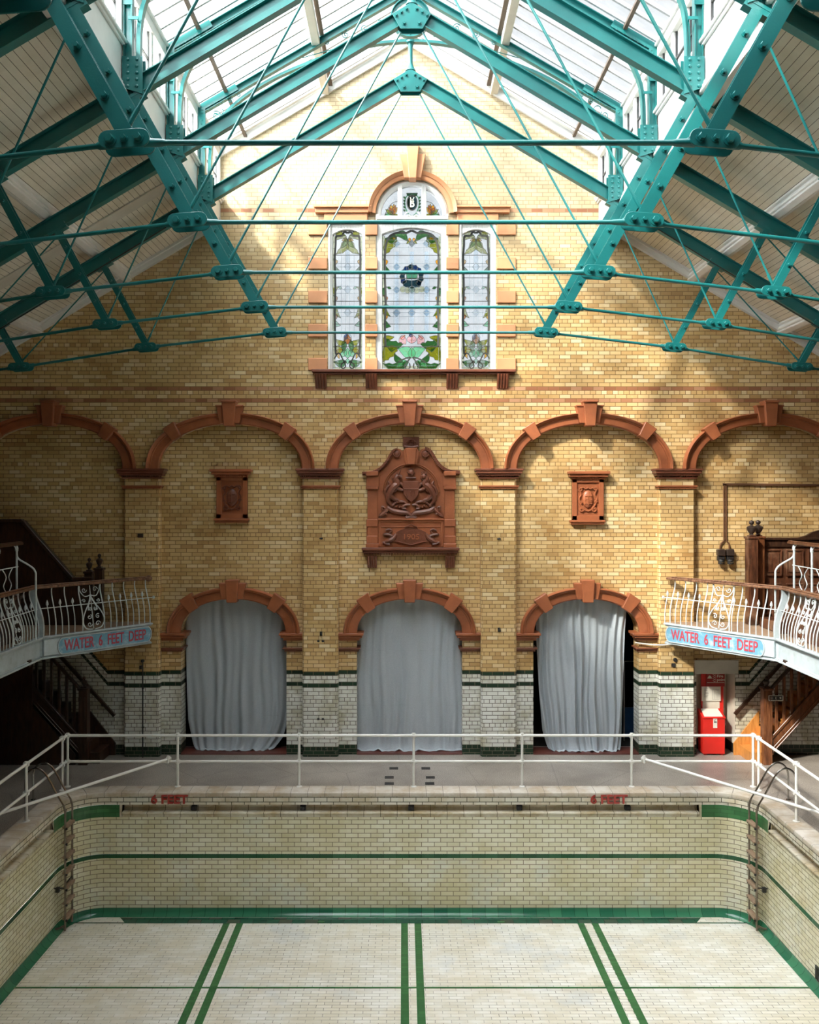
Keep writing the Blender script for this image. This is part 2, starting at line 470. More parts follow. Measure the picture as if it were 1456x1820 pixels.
        if bevel:
            b = o.modifiers.new('bevel', 'BEVEL'); b.width = bevel; b.segments = 1; b.limit_method = 'ANGLE'; b.angle_limit = math.radians(40)
        return o

def empty(name, loc=(0, 0, 0)):
    o = bpy.data.objects.new(name, None); COL.objects.link(o); o.location = loc; o.empty_display_size = 0.2
    return o
def tag(o, label=None, cat=None, group=None, kind=None):
    if label: o['label'] = label
    if cat: o['category'] = cat
    if group: o['group'] = group
    if kind: o['kind'] = kind
    return o
def struct(o): o['kind'] = 'structure'; return o
def kids(o): return [c for c in bpy.data.objects if c.parent == o]
def copy_tree(o, parent=None):
    c = o.copy(); COL.objects.link(c); c.parent = parent
    for ch in kids(o): copy_tree(ch, c)
    return c
def put(o, parent):
    """child whose mesh was written in world coordinates, under an Empty that only has a location"""
    o.parent = parent; o.location = Vector(o.location) - Vector(parent.location)
    return o
def part(mb, name, mats, root, **kw):
    o = mb.build(name, mats, None, **kw); put(o, root); return o
def sub(mb, name, mats, pt, **kw):
    """sub-part of a part (both in world coordinates)"""
    o = mb.build(name, mats, None, **kw)
    off = Vector(pt.location)
    if pt.parent is not None: off = off + Vector(pt.parent.location)
    o.parent = pt; o.location = Vector(o.location) - off
    return o
def text_mesh(name, body, size, mats, matrix, parent=None, extrude=0.004, bold=0.0, align='LEFT', sx=1.0):
    cu = bpy.data.curves.new(name, 'FONT'); cu.body = body; cu.size = size; cu.extrude = extrude; cu.offset = bold
    cu.align_x = align; cu.align_y = 'CENTER'; cu.resolution_u = 3
    t = bpy.data.objects.new(name, cu); COL.objects.link(t)
    dg = bpy.context.evaluated_depsgraph_get(); dg.update()
    me = bpy.data.meshes.new_from_object(t.evaluated_get(dg))
    bpy.data.objects.remove(t)
    me.transform(matrix @ Matrix.Diagonal((sx, 1, 1, 1)))
    me.materials.clear(); me.materials.append(M[mats])
    o = bpy.data.objects.new(name, me); COL.objects.link(o)
    return o
# text upright in the xz plane, facing the camera
UPRIGHT = Matrix.Rotation(math.radians(90), 4, 'X')
def spiral(cx, cz, r, turns=1.6, start=0.0, y=0.0, sgn=1, n=26, r1=0.12):
    pts = []
    for i in range(n + 1):
        t = i / n; a = start + sgn * turns * 2 * math.pi * t; rr = r * (1 - t * (1 - r1))
        pts.append((cx + rr * math.cos(a), y, cz + rr * math.sin(a)))
    return pts
def smooth_path(pts, k=6):
    P = [Vector(p) for p in pts]; out = []
    for i in range(len(P) - 1):
        p0 = P[max(i - 1, 0)]; p1 = P[i]; p2 = P[i + 1]; p3 = P[min(i + 2, len(P) - 1)]
        for j in range(k):
            t = j / k
            out.append(0.5 * ((2 * p1) + (p2 - p0) * t + (2 * p0 - 5 * p1 + 4 * p2 - p3) * t * t + (3 * p1 - p0 - 3 * p2 + p3) * t ** 3))
    out.append(P[-1]); return out

# ------------------------------------------------------------------ the end wall
YF, YR = 17.84, 18.0            # front plane (pilasters, spandrels, gable) and recessed panels
SF = F / YF
BAYS = [-7.17, -3.515, 0.14, 3.79, 7.44]
A_IN, B_IN, A_OUT, B_OUT, SPR = 1.46, 0.915, 1.715, 1.135, 5.894
def sup(t, a, b, n=2.12):
    c, s_ = math.cos(t), math.sin(t)
    return (a * math.copysign(abs(c) ** (2 / n), c), b * abs(s_) ** (2 / n))
def arch_z(x, cx, a, b, spr, n=2.12):
    d = min(1, abs(x - cx) / a)
    return spr + b * (1 - d ** n) ** (1 / n)
def slope_in(x):                # underside of the roofs above a point of the gable
    u = abs(x - XC) / U
    return H + U * (3.80 - .59 * u) if u <= 1.572 else H + U * (3.24 - .593 * u)
XL, XR = -9.1, 9.4
def zc(py): return H - (py - CY) / SF
def xc_(px): return (px - CX) / SF

wall = MB()
# spandrels over the blind arches
ZM = 7.1
edges = [XL] + [c for b in BAYS for c in (b - A_IN, b + A_IN)] + [XR]
edges[0] = XL
NA = 28
for i, b in enumerate(BAYS):
    ts = [math.pi * k / NA for k in range(NA + 1)]
    pts = [(b - sup(t, A_IN, B_IN)[0], SPR + sup(t, A_IN, B_IN)[1]) for t in ts]
    for (x0, z0), (x1, z1) in zip(pts[:-1], pts[1:]):
        wall.face([(x0, YF, z0), (x1, YF, z1), (x1, YF, ZM), (x0, YF, ZM)])
        wall.face([(x0, YF, z0), (x0, YR, z0), (x1, YR, z1), (x1, YF, z1)])
# pilasters and the ends
PIL = [(XL, BAYS[0] - A_IN)] + [(BAYS[i] + A_IN, BAYS[i + 1] - A_IN) for i in range(4)] + [(BAYS[4] + A_IN, XR)]
for x0, x1 in PIL:
    wall.face([(x0, YF, SPR), (x1, YF, SPR), (x1, YF, ZM), (x0, YF, ZM)])
    r = 0.03
    wall.face([(x0 + r, YF, 0), (x1 - r, YF, 0), (x1 - r, YF, SPR), (x0 + r, YF, SPR)])
    for xa, xb in ((x0 + r, x0), (x1 - r, x1)):
        q = [(xa, YF, 0), (xb, YF + r, 0), (xb, YF + r, SPR), (xa, YF, SPR)]
        wall.face(q if xb < xa else q[::-1])
        q = [(xb, YF + r, 0), (xb, YR, 0), (xb, YR, SPR), (xb, YF + r, SPR)]
        wall.face(q)
# recessed panels with the three doorways and the niche
D_A, D_B, D_SPR, D_N = 1.09, 0.70, H - (1124 - CY) * YR / F, 2.12
DOOR_C = [-3.49, 0.14, 3.785]
JAMB = 18.42
def recess(x0, x1, cx, a, b, spr, n, top, zbot=0.0):
    wall.face([(x0, YR, zbot), (cx - a, YR, zbot), (cx - a, YR, top), (x0, YR, top)])
    wall.face([(cx + a, YR, zbot), (x1, YR, zbot), (x1, YR, top), (cx + a, YR, top)])
    ts = [math.pi * k / NA for k in range(NA + 1)]
    pts = [(cx - sup(t, a, b, n)[0], spr + sup(t, a, b, n)[1]) for t in ts]
    for (p0, z0), (p1, z1) in zip(pts[:-1], pts[1:]):
        wall.face([(p0, YR, z0), (p1, YR, z1), (p1, YR, top), (p0, YR, top)])
        wall.face([(p0, YR, z0), (p0, JAMB, z0), (p1, JAMB, z1), (p1, YR, z1)])
    for sx in (-1, 1):
        wall.face([(cx + sx * a, YR, zbot), (cx + sx * a, JAMB, zbot), (cx + sx * a, JAMB, spr), (cx + sx * a, YR, spr)])
TOPR = SPR + B_IN + .02
for b, dc in zip(BAYS[1:4], DOOR_C):
    recess(b - A_IN, b + A_IN, dc, D_A, D_B, D_SPR, D_N, TOPR)
wall.face([(BAYS[0] - A_IN, YR, 0), (BAYS[0] + A_IN, YR, 0), (BAYS[0] + A_IN, YR, TOPR), (BAYS[0] - A_IN, YR, TOPR)])
NX0, NX1, NZ = 6.06, 6.86, 1.93
b4 = BAYS[4]
wall.face([(b4 - A_IN, YR, 0), (NX0, YR, 0), (NX0, YR, TOPR), (b4 - A_IN, YR, TOPR)])
wall.face([(NX1, YR, 0), (b4 + A_IN, YR, 0), (b4 + A_IN, YR, TOPR), (NX1, YR, TOPR)])
wall.face([(NX0, YR, NZ), (NX1, YR, NZ), (NX1, YR, TOPR), (NX0, YR, TOPR)])
# gable with its window openings
def gw(zx, zy): return (xc_(540 + zx / 3.832), zc(250 + zy / 3.832))
WZ0 = gw(0, 1560)[1]
WL = (gw(165, 0)[0], gw(418, 0)[0], gw(0, 556)[1])
WR = (gw(1058, 0)[0], gw(1310, 0)[0], gw(0, 556)[1])
LCX = (gw(490, 0)[0] + gw(985, 0)[0]) / 2
LA = (gw(985, 0)[0] - gw(490, 0)[0]) / 2
LSPR = gw(0, 500)[1]; LB = gw(0, 262)[1] - LSPR
WC = (LCX - LA, LCX + LA)
xs = sorted(set([XL, WL[0], WL[1], WC[0], WC[1], WR[0], WR[1], XR, XC, XC - 1.572 * U, XC - 1.572 * U - .001, XC + 1.572 * U, XC + 1.572 * U + .001]
                + [LCX - LA * math.cos(math.pi * k / 20) for k in range(21)]))
for x0, x1 in zip(xs[:-1], xs[1:]):
    if x1 - x0 < 1e-6: continue
    xm = (x0 + x1) / 2
    t0, t1 = slope_in(x0) + .12, slope_in(x1) + .12
    if WL[0] < xm < WL[1]: holes = [(WZ0, WL[2], WL[2])]
    elif WR[0] < xm < WR[1]: holes = [(WZ0, WR[2], WR[2])]
    elif WC[0] < xm < WC[1]: holes = [(WZ0, LSPR + LB * math.sqrt(max(0, 1 - ((x0 - LCX) / LA) ** 2)), LSPR + LB * math.sqrt(max(0, 1 - ((x1 - LCX) / LA) ** 2)))]
    else: holes = []
    if holes:
        zb, za, zb2 = holes[0]
        wall.face([(x0, YF, ZM), (x1, YF, ZM), (x1, YF, zb), (x0, YF, zb)])
        wall.face([(x0, YF, za), (x1, YF, zb2), (x1, YF, t1), (x0, YF, t0)])
        wall.face([(x0, YF, za), (x0, YF + .3, za), (x1, YF + .3, zb2), (x1, YF, zb2)])
    else:
        wall.face([(x0, YF, ZM), (x1, YF, ZM), (x1, YF, t1), (x0, YF, t0)])
for x in (*WL[:2], *WC, *WR[:2]):
    top = WL[2] if x not in WC else LSPR
    wall.face([(x, YF, WZ0), (x, YF + .3, WZ0), (x, YF + .3, top), (x, YF, top)])
wall_back = struct(wall.build('wall_back', 'wall'))

# archivolts -------------------------------------------------------
def arch_ring(mb, cx, spr, a_in, b_in, a_out, b_out, y, prof, n=2.12, k=40, mi=0):
    """prof: (t across 0..1 from inner to outer, projection in front of y)"""
    rows = []
    for i in range(k + 1):
        t = math.pi * i / k
        xi, zi = sup(t, a_in, b_in, n); xo, zo = sup(t, a_out, b_out, n)
        rows.append([(cx - (xi + (xo - xi) * q), y - d, spr + zi + (zo - zi) * q) for q, d in prof])
    mb.grid(rows, mi)
    mb.face(rows[0][::-1], mi); mb.face(rows[-1], mi)
def wedge(mb, cx, z0, z1, w0, w1, y0, y1, mi=0):
    mb.prism([(cx - w0 / 2, z0), (cx + w0 / 2, z0), (cx + w1 / 2, z1), (cx - w1 / 2, z1)], y0, y1, mi)
PROF = [(0, 0), (0, .06), (.10, .085), (.62, .085), (.66, .11), (.74, .11), (.80, .15), (.93, .17), (1.0, .13), (1.0, 0)]
ARL = ['blind brick arch', 'leftmost wide terracotta arch, cut by the left edge above the dark left balcony',
       'wide terracotta arch over the brown plaque left of the crest', 'wide terracotta arch over the large carved crest, middle of five',
       'wide terracotta arch over the bright plaque right of the crest', 'rightmost wide terracotta arch, cut by the right edge above the brown conduit']
def voussoir(mb, cx, spr, ang, a_in, b_in, a_out, b_out, w, y, d, ext=.05):
    xi, zi = sup(ang, a_in, b_in); xo, zo = sup(ang, a_out, b_out)
    p = Vector((cx - xi, spr + zi)); q = Vector((cx - xo, spr + zo)); dr = (q - p).normalized()
    # follow the local normal of the outer curve
    x2, z2 = sup(ang + .01, a_out, b_out); tg = Vector((-(x2 - xo), z2 - zo)).normalized(); nr = Vector((-tg.y, tg.x))
    if nr.y < 0: nr = -nr
    mid = (p + q) / 2; L = (q - p).dot(nr) / 2
    a = mid - nr * (L + .03); b = mid + nr * (L + ext)
    poly = [a - tg * w * .40, a + tg * w * .40, b + tg * w * .58, b - tg * w * .58]
    mb.prism([(v.x, v.y) for v in poly], y - d, y)
for i, b in enumerate(BAYS):
    root = empty('blind_arch', (b, YF, SPR))
    tag(root, ARL[i + 1], 'arch', 'wide terracotta arches across the end wall')
    m = MB(); arch_ring(m, b, SPR, A_IN - .01, B_IN - .01, A_OUT, B_OUT, YF, PROF); part(m, 'archivolt', 'terra', root, smooth=True)
    m = MB()
    wedge(m, b, SPR + B_IN - .06, SPR + B_OUT + .21, .20, .28, YF - .27, YF)
    wedge(m, b, SPR + B_IN - .0, SPR + B_OUT + .13, .40, .54, YF - .19, YF)
    wedge(m, b, SPR + B_OUT + .19, SPR + B_OUT + .235, .29, .31, YF - .30, YF)
    wedge(m, b, SPR + B_OUT + .11, SPR + B_OUT + .15, .55, .57, YF - .21, YF)
    part(m, 'keystone', 'terra', root, bevel=.012)
    for an in (.78, math.pi - .78):
        m = MB(); voussoir(m, b, SPR, an, A_IN, B_IN, A_OUT, B_OUT, .24, YF, .21); part(m, 'voussoir', 'terra', root, bevel=.012)
# pilaster capitals: moulded cornice above, thin band below
CAPL = ['terracotta capital on the brick pilaster behind the left balcony', 'terracotta capital on the pilaster between the left and middle doorways',
        'terracotta capital on the pilaster just right of the carved crest', 'terracotta capital on the brick pilaster beside the brown conduit']
for i in range(1, 5):
    x0, x1 = PIL[i]; cx = (x0 + x1) / 2; w = (x1 - x0) / 2
    root = empty('pilaster_capital', (cx, YF, SPR - .42)); tag(root, CAPL[i - 1], 'capital', 'terracotta capitals under the wide arches')
    m = MB()
    for dz0, dz1, e in ((-.045, .0, .125), (-.10, -.045, .105), (-.145, -.10, .075), (-.205, -.17, .035)):
        m.box(x0 - e, x1 + e, YF - e - .01, YR, SPR + dz0, SPR + dz1)
    for k in range(22):
        xx = x0 - .03 + (x1 - x0 + .06) * k / 21
        m.box(xx - .010, xx + .010, YF - .06, YF, SPR - .172, SPR - .145)
    part(m, 'cornice', 'terra_dark', root, bevel=.006)
    m = MB()
    m.box(x0 - .045, x1 + .045, YF - .055, YR, SPR - .375, SPR - .345); m.box(x0 - .025, x1 + .025, YF - .035, YR, SPR - .41, SPR - .375)
    part(m, 'necking_band', 'terra', root, bevel=.006)

# the three door arches
DL = ['terracotta arch over the leftmost curtained doorway', 'terracotta arch over the middle curtained doorway, under the crest', 'terracotta arch over the rightmost curtained doorway']
for i, dc in enumerate(DOOR_C):
    root = empty('door_arch', (dc, YR, 0)); tag(root, DL[i], 'arch', 'terracotta arches over the curtained doorways')
    m = MB(); arch_ring(m, dc, D_SPR, D_A - .01, D_B - .01, D_A + .275, D_B + .235, YR, PROF); part(m, 'archivolt', 'terra', root, smooth=True)
    m = MB()
    wedge(m, dc, D_SPR + D_B - .06, D_SPR + D_B + .40, .21, .27, YR - .24, YR); wedge(m, dc, D_SPR + D_B, D_SPR + D_B + .33, .44, .56, YR - .17, YR)
    part(m, 'keystone', 'terra', root, bevel=.012)
    for an in (.80, math.pi - .80):
        m = MB(); voussoir(m, dc, D_SPR, an, D_A, D_B, D_A + .275, D_B + .235, .25, YR, .18, .06); part(m, 'voussoir', 'terra', root, bevel=.012)
    bx0, bx1 = BAYS[i + 1] - A_IN, BAYS[i + 1] + A_IN
    for x0, x1, s in ((bx0, dc - D_A, 1), (dc + D_A, bx1, -1)):
        m = MB()
        for dz0, dz1, e in ((-.05, 0, .14), (-.10, -.05, .11), (-.16, -.10, .06)):
            m.box(x0 - (e if s < 0 else 0), x1 + (e if s > 0 else 0), YR - e, YR + .3, D_SPR + dz0, D_SPR + dz1)
        part(m, 'impost', 'terra', root, bevel=.006)
        m = MB()
        for dz0, dz1, e in ((-.34, -.31, .075), (-.39, -.34, .04)):
            m.box(x0 - (e if s < 0 else 0), x1 + (e if s > 0 else 0), YR - e, YR + .3, D_SPR + dz0, D_SPR + dz1)
        part(m, 'impost_band', 'terra_dark', root, bevel=.005)

# ------------------------------------------------------------------ stained glass window group
wl = MB()
y = YF
surround = empty('window_surround', (LCX, YF, WZ0)); tag(surround, 'orange terracotta surround of the tall three-light stained glass window', 'window surround')
def pz(zx0, zx1, zy0, zy1): 
    a = gw(zx0, zy1); b_ = gw(zx1, zy0); return a[0], b_[0], a[1], b_[1]
m = MB()
prof = [(0, .02), (0, .07), (.25, .09), (.5, .09), (.55, .12), (.75, .14), (.95, .17), (1, .13), (1, 0)]
rows = []
ao, bo = (gw(1045, 0)[0] - gw(440, 0)[0]) / 2, gw(0, 215)[1] - LSPR
cxo = (gw(1045, 0)[0] + gw(440, 0)[0]) / 2
for i in range(41):
    t = math.pi * i / 40
    xi, zi = LCX - LA * math.cos(t), LSPR + LB * math.sin(t)
    xo, zo = cxo - ao * math.cos(t), LSPR + bo * math.sin(t)
    rows.append([(xi + (xo - xi) * q, YF - d, zi + (zo - zi) * q) for q, d in prof])
m.grid(rows)
part(m, 'archivolt', 'terra_pale', surround, smooth=True)
for za, zb_, s in ((80, 455, 1), (1035, 1400, -1)):
    m = MB()
    x0, x1, z0, z1 = pz(za, zb_, 455, 500)
    m.box(x0, x1, YF - .10, YF, z0, z1); m.box(x0 - .02, x1 + .02, YF - .15, YF, z1 - .04, z1)
    x0, x1, z0, z1 = pz(za + (60 if s > 0 else 10), zb_ - (20 if s > 0 else 75), 500, 556)
    m.box(x0, x1, YF - .06, YF, z0, z1)
    part(m, 'hood_moulding', 'terra_pale', surround, bevel=.008)
m = MB()
kx = gw(741, 0)[0]
wedge(m, kx, gw(0, 285)[1], gw(0, 33)[1], .145, .265, YF - .26, YF)
wedge(m, kx, gw(0, 272)[1], gw(0, 112)[1], .34, .53, YF - .17, YF)
part(m, 'keystone', 'terra_pale', surround, bevel=.01)
for a, b_ in ((32, 160), (420, 502), (970, 1055), (1313, 1443)):
    for c, d in ((562, 645), (797, 877), (1025, 1107), (1252, 1337), (1482, 1563)):
        m = MB(); x0, x1, z0, z1 = pz(a, b_, c, d); m.box(x0, x1, YF - .045, YF + .02, z0, z1)
        part(m, 'quoin_block', 'terra_pale', surround, bevel=.008)
m = MB(); x0, x1, z0, z1 = pz(60, 1440, 1563, 1592)
m.box(x0, x1, YF - .16, YF + .1, z0 + .03, z1); m.box(x0 + .03, x1 - .03, YF - .11, YF, z0 - .01, z0 + .03)
part(m, 'sill', 'terra_dark', surround, bevel=.008)
for a, b_ in ((80, 157), (423, 500), (972, 1050), (1315, 1392)):
    m = MB(); x0, x1, z0, z1 = pz(a, b_, 1592, 1685)
    for k in range(4):
        xa = x0 + (x1 - x0) * (k + .5) / 4
        pts = [(xa, YF - .02 - .11 * math.cos(t * math.pi / 10) ** 1 * (1 - t / 14), z1 - (z1 - z0) * t / 6) for t in range(7)]
        m.tube(pts, [(x1 - x0) / 8 + .004] * 7, 8)
    m.box(x0, x1, YF - .13, YF, z1 - .03, z1 + .0)
    m.lathe([(.05, x0), (.05, x1)], (0, 0, 0), 10) if False else None
    part(m, 'corbel', 'terra_dark', surround, smooth=True)

def frame_box(mb, x0, x1, z0, z1, gx0, gx1, gz0, gz1, y0, y1):
    mb.box(x0, gx0, y0, y1, z0, z1); mb.box(gx1, x1, y0, y1, z0, z1)
    mb.box(gx0, gx1, y0, y1, z0, gz0); mb.box(gx0, gx1, y0, y1, gz1, z1)
SGM = ['sg_white', 'sg_blue', 'sg_green', 'sg_olive', 'sg_mint', 'sg_gold', 'sg_cream', 'sg_pink', 'sg_brown', 'sg_navy', 'sg_teal', 'lead', 'lead_pale']
WHT, BLU, GRN, OLV, MNT, GLD, CRM, PNK, BRN, NVY, TEA, LED, LDP = range(13)
YG = YF + .13
class SG(MB):
    """stained glass drawn in the plane of the window"""
    def piece(s, pts, mi, outline=.008, yo=0.0, oc=LED):
        P = [gw(*p) for p in pts]
        s.prism(P, YG - .012 - yo, YG - .006 - yo, mi)
        if outline:
            for a, b_ in zip(P, P[1:] + P[:1]):
                if (Vector(a) - Vector(b_)).length > 1e-4: s.beam(a, b_, outline, .008, 0, YG - .014 - yo, oc)
    def line(s, pts, w=.012, mi=LED, yo=0.004):
        P = [gw(*p) for p in pts]
        for a, b_ in zip(P[:-1], P[1:]):
            if (Vector(a) - Vector(b_)).length > 1e-4: s.beam(a, b_, w, .008, 0, YG - .014 - yo, mi)
    def curve(s, pts, w=.012, mi=LED, k=5):
        s.line([tuple(v) for v in smooth_path([(p[0], p[1]) for p in pts], k)], w, mi)
    def leaf(s, p, q, w, mi, bend=0.0, vein=CRM, lobes=0):
        p = Vector(p); q = Vector(q); d = q - p; n = Vector((-d.y, d.x)).normalized(); L = d.length; w = w * 1.2
        a = []; b_ = []
        for i in range(9):
            t = i / 8; c = p + d * t + n * bend * L * math.sin(math.pi * t)
            ww = w * math.sin(math.pi * t ** .8) * (1 + (.22 * math.sin(t * 19) if lobes else 0))
            a.append(tuple(c + n * ww / 2)); b_.append(tuple(c - n * ww / 2))
        s.piece(a + b_[-2:0:-1], mi, .007)
        if vein is not None:
            s.line([tuple(p + d * t + n * bend * L * math.sin(math.pi * t)) for t in (.05, .3, .55, .8, .93)], .012, vein, .002)
def diamond_grid(s, x0, x1, cols, rows_y, wmin=6):
    for cx in cols:
        for o in (-14, 14): s.line([(cx + o, 600), (cx + o, 1330)], .006, LDP, 0)
    for y0 in rows_y:
        for dy in (-24, 0, 26):
            s.line([(x0, y0 + dy), (x1, y0 + dy)], .006, LDP, 0)
        for cx in cols: s.piece([(cx - 24, y0), (cx, y0 - 26), (cx + 24, y0), (cx, y0 + 26)], BLU, .005, oc=LDP)
def side_light(x0, x1, mirror):
    s = SG(); cx = (x0 + x1) / 2
    # base with a shallow arched head
    top = [(x0, 632), (x0 + 30, 612), (cx, 600), (x1 - 30, 612), (x1, 632)]
    s.piece([(x0, 1556)] + top + [(x1, 1556)], WHT, .012)
    for (xa, xb) in ((x0 + 2, x0 + 17), (x1 - 17, x1 - 2)):
        for k in range(22): s.piece([(xa, 640 + k * 41), (xb, 640 + k * 41), (xb, 681 + k * 41), (xa, 681 + k * 41)], CRM, .005, yo=.001, oc=LDP)
    for k in range(5): s.piece([(x0 + 8 + k * (x1 - x0 - 16) / 5, 1536), (x0 + 8 + (k + 1) * (x1 - x0 - 16) / 5, 1536), (x0 + 8 + (k + 1) * (x1 - x0 - 16) / 5, 1553), (x0 + 8 + k * (x1 - x0 - 16) / 5, 1553)], CRM, .005, yo=.001, oc=LDP)
    P = [gw(*p) for p in [(x0, 1556)] + top + [(x1, 1556)]]
    s.prism(P, YG - .003, YG + .004, WHT) if False else None
    for cy in (770, 925, 1085, 1242, 1397): s.line([(x0, cy), (x1, cy)], .012)
    for o in (-44, -14, 14, 44): s.line([(cx + o, 740), (cx + o, 1330)], .006, LDP, 0)
    for cy in (850, 1005, 1163):
        for dy in (-24, 0, 26): s.line([(x0 + 22, cy + dy), (x1 - 22, cy + dy)], .006, LDP, 0)
        s.piece([(cx - 26, cy), (cx, cy - 28), (cx + 26, cy), (cx, cy + 28)], BLU, .006, oc=LDP)
    for o in (-14, 14): s.piece([(cx + min(o, 0), 700), (cx + max(o, 0), 700), (cx + max(o, 0), 820), (cx + min(o, 0), 820)], BLU, 0)
    for e in (-1, 1):
        X = lambda v: cx + e * v
        s.curve([(X(0), 618), (X(24), 612), (X(40), 640), (X(78), 640), (X(82), 700), (X(88), 800), (X(84), 1000), (X(88), 1180), (X(84), 1400), (X(80), 1450)], .042)
        s.curve([(X(92), 1480), (X(60), 1440), (X(30), 1490), (X(14), 1530), (X(34), 1548), (X(44), 1520), (X(12), 1495)], .026)
        s.leaf((X(8), 645), (X(84), 765), 44, OLV, e * .18, CRM, 1); s.leaf((X(6), 652), (X(46), 722), 26, GRN, e * .1)
        s.leaf((X(8), 640), (X(88), 672), 46, OLV, -e * .3, GRN); s.leaf((X(4), 664), (X(40), 668), 20, GLD, 0, None)
        for cy, c1 in ((815, GLD), (1065, GLD if e > 0 else BRN), (1190, BRN if e < 0 else GLD)):
            s.leaf((X(84), cy + 22), (X(98), cy - 20), 18, c1, -e * .3, None)
        for cy, c1 in ((870, GRN), (1240, MNT)):
            s.piece([(X(84), cy - 24), (X(48), cy + 12), (X(84), cy + 22)], c1, .008)
        s.leaf((X(86), 1045), (X(60), 985), 26, OLV, e * .3, None); s.leaf((X(62), 988), (X(38), 998), 12, MNT, 0, None)
        s.leaf((X(80), 1120), (X(46), 1200), 26, OLV, -e * .2, CRM)
        s.leaf((X(16), 1370), (X(82), 1345), 30, OLV, e * .2); s.leaf((X(20), 1350), (X(30), 1440), 30, GRN, 0)
        s.leaf((X(30), 1420), (X(88), 1440), 46, OLV, -e * .25, GLD); s.leaf((X(6), 1500), (X(96), 1500), 44, GRN, e * .15, OLV)
        s.leaf((X(10), 1420), (X(46), 1470), 34, MNT, 0, CRM); s.leaf((X(84), 1420), (X(56), 1480), 20, GLD, 0, None)
    s.leaf((cx, 1380), (cx, 1310), 44, BRN, 0, GLD); s.leaf((cx - 18, 1350), (cx - 6, 1305), 22, NVY, 0, None); s.leaf((cx + 18, 1350), (cx + 6, 1305), 22, BLU, 0, None)
    s.leaf((cx, 1475), (cx, 1405), 40, MNT, 0, CRM); s.piece([(cx - 16, 1495), (cx, 1475), (cx + 16, 1495), (cx, 1518)], MNT)
    return s
nwin = 1
for (x0, x1, g0, g1, wx) in ((165, 418, 195, 398, WL), (1058, 1310, 1078, 1275, WR)):
    root = struct(empty('window_%d' % nwin, (wx[0], YF + .05, WZ0))); nwin += 1
    m = MB(); a = gw(g0, 1556); b_ = gw(g1, 600)
    zsp = gw(0, 634)[1]
    m.box(wx[0], a[0], YF + .04, YF + .2, WZ0, WL[2]); m.box(b_[0], wx[1], YF + .04, YF + .2, WZ0, WL[2]); m.box(a[0], b_[0], YF + .04, YF + .2, WZ0, a[1])
    K = 10; cxm = (a[0] + b_[0]) / 2; hw = (b_[0] - a[0]) / 2
    for i in range(K):
        xa = a[0] + (b_[0] - a[0]) * i / K; xb = a[0] + (b_[0] - a[0]) * (i + 1) / K
        za = zsp + (b_[1] - zsp) * (1 - ((xa - cxm) / hw) ** 2); zb_ = zsp + (b_[1] - zsp) * (1 - ((xb - cxm) / hw) ** 2)
        m.prism([(xa, za), (xb, zb_), (xb, WL[2]), (xa, WL[2])], YF + .04, YF + .2)
    m.box(wx[0], wx[0] + .05, YF - .0, YF + .04, WZ0, WL[2]); m.box(wx[1] - .05, wx[1], YF - .0, YF + .04, WZ0, WL[2])
    part(m, 'frame', 'white_wood', root, bevel=.006)
    part(side_light(g0, g1, 0), 'stained_glass', SGM, root)
# middle light
root = struct(empty('window_%d' % nwin, (LCX, YF + .05, WZ0))); nwin += 1
m = MB()
gx0, gx1 = gw(533, 0)[0], gw(938, 0)[0]; gz0 = gw(0, 1553)[1]; gzs, gzt = gw(0, 632)[1], gw(0, 588)[1]; ztr = gw(0, 548)[1]; ztt = gw(0, 512)[1]
m.box(WC[0], gx0, YF + .04, YF + .2, WZ0, ztr); m.box(gx1, WC[1], YF + .04, YF + .2, WZ0, ztr); m.box(gx0, gx1, YF + .04, YF + .2, WZ0, gz0)
hw = (gx1 - gx0) / 2; cxm = (gx0 + gx1) / 2
for i in range(16):
    xa = gx0 + (gx1 - gx0) * i / 16; xb = gx0 + (gx1 - gx0) * (i + 1) / 16
    za = gzs + (gzt - gzs) * (1 - ((xa - cxm) / hw) ** 2); zb_ = gzs + (gzt - gzs) * (1 - ((xb - cxm) / hw) ** 2)
    m.prism([(xa, za), (xb, zb_), (xb, ztr), (xa, ztr)], YF + .04, YF + .2)
m.box(WC[0], WC[1], YF - .02, YF + .2, ztr, ztt); m.box(WC[0] + .02, WC[1] - .02, YF - .06, YF - .02, ztr + .02, ztr + .06)
rows = []
for i in range(31):
    t = math.pi * i / 30
    r2 = .86
    rows.append([(LCX - LA * q * math.cos(t), yy, ztt + (LSPR - ztt + LB * math.sin(t)) * (q if True else 1)) for q, yy in ((1, YF + .2), (1, YF + .03), (.93, YF + .0), (.86, YF + .04), (.86, YF + .2))])
m.grid(rows)
for zx in (655, 820):
    x = gw(zx, 0)[0]; zt = ztt + (LSPR - ztt + LB * math.sin(math.acos(max(-1, min(1, (x - LCX) / LA))))) * .9
    m.box(x - .045, x + .045, YF + .02, YF + .2, ztt, zt)
part(m, 'frame', 'white_wood', root, bevel=.006)
m = MB()
for cxx, sg in ((712, 1), (768, -1)):
    c = gw(cxx, 518); m.tube(spiral(c[0], c[1], .085, 1.2, math.pi / 2, YF - .03, sg), .012, 6)
part(m, 'scroll_ornament', 'white_wood', root, smooth=True)
s = SG()
top = [(533, 632), (570, 612), (640, 595), (736, 588), (830, 595), (900, 612), (938, 632)]
s.piece([(533, 1553)] + top + [(938, 1553)], WHT, .012)
for (xa, xb) in ((535, 551), (920, 936)):
    for k in range(22): s.piece([(xa, 640 + k * 41), (xb, 640 + k * 41), (xb, 681 + k * 41), (xa, 681 + k * 41)], CRM, .005, yo=.001, oc=LDP)
for k in range(9): s.piece([(553 + k * 41, 1528), (594 + k * 41, 1528), (594 + k * 41, 1550), (553 + k * 41, 1550)], CRM, .005, yo=.001, oc=LDP)
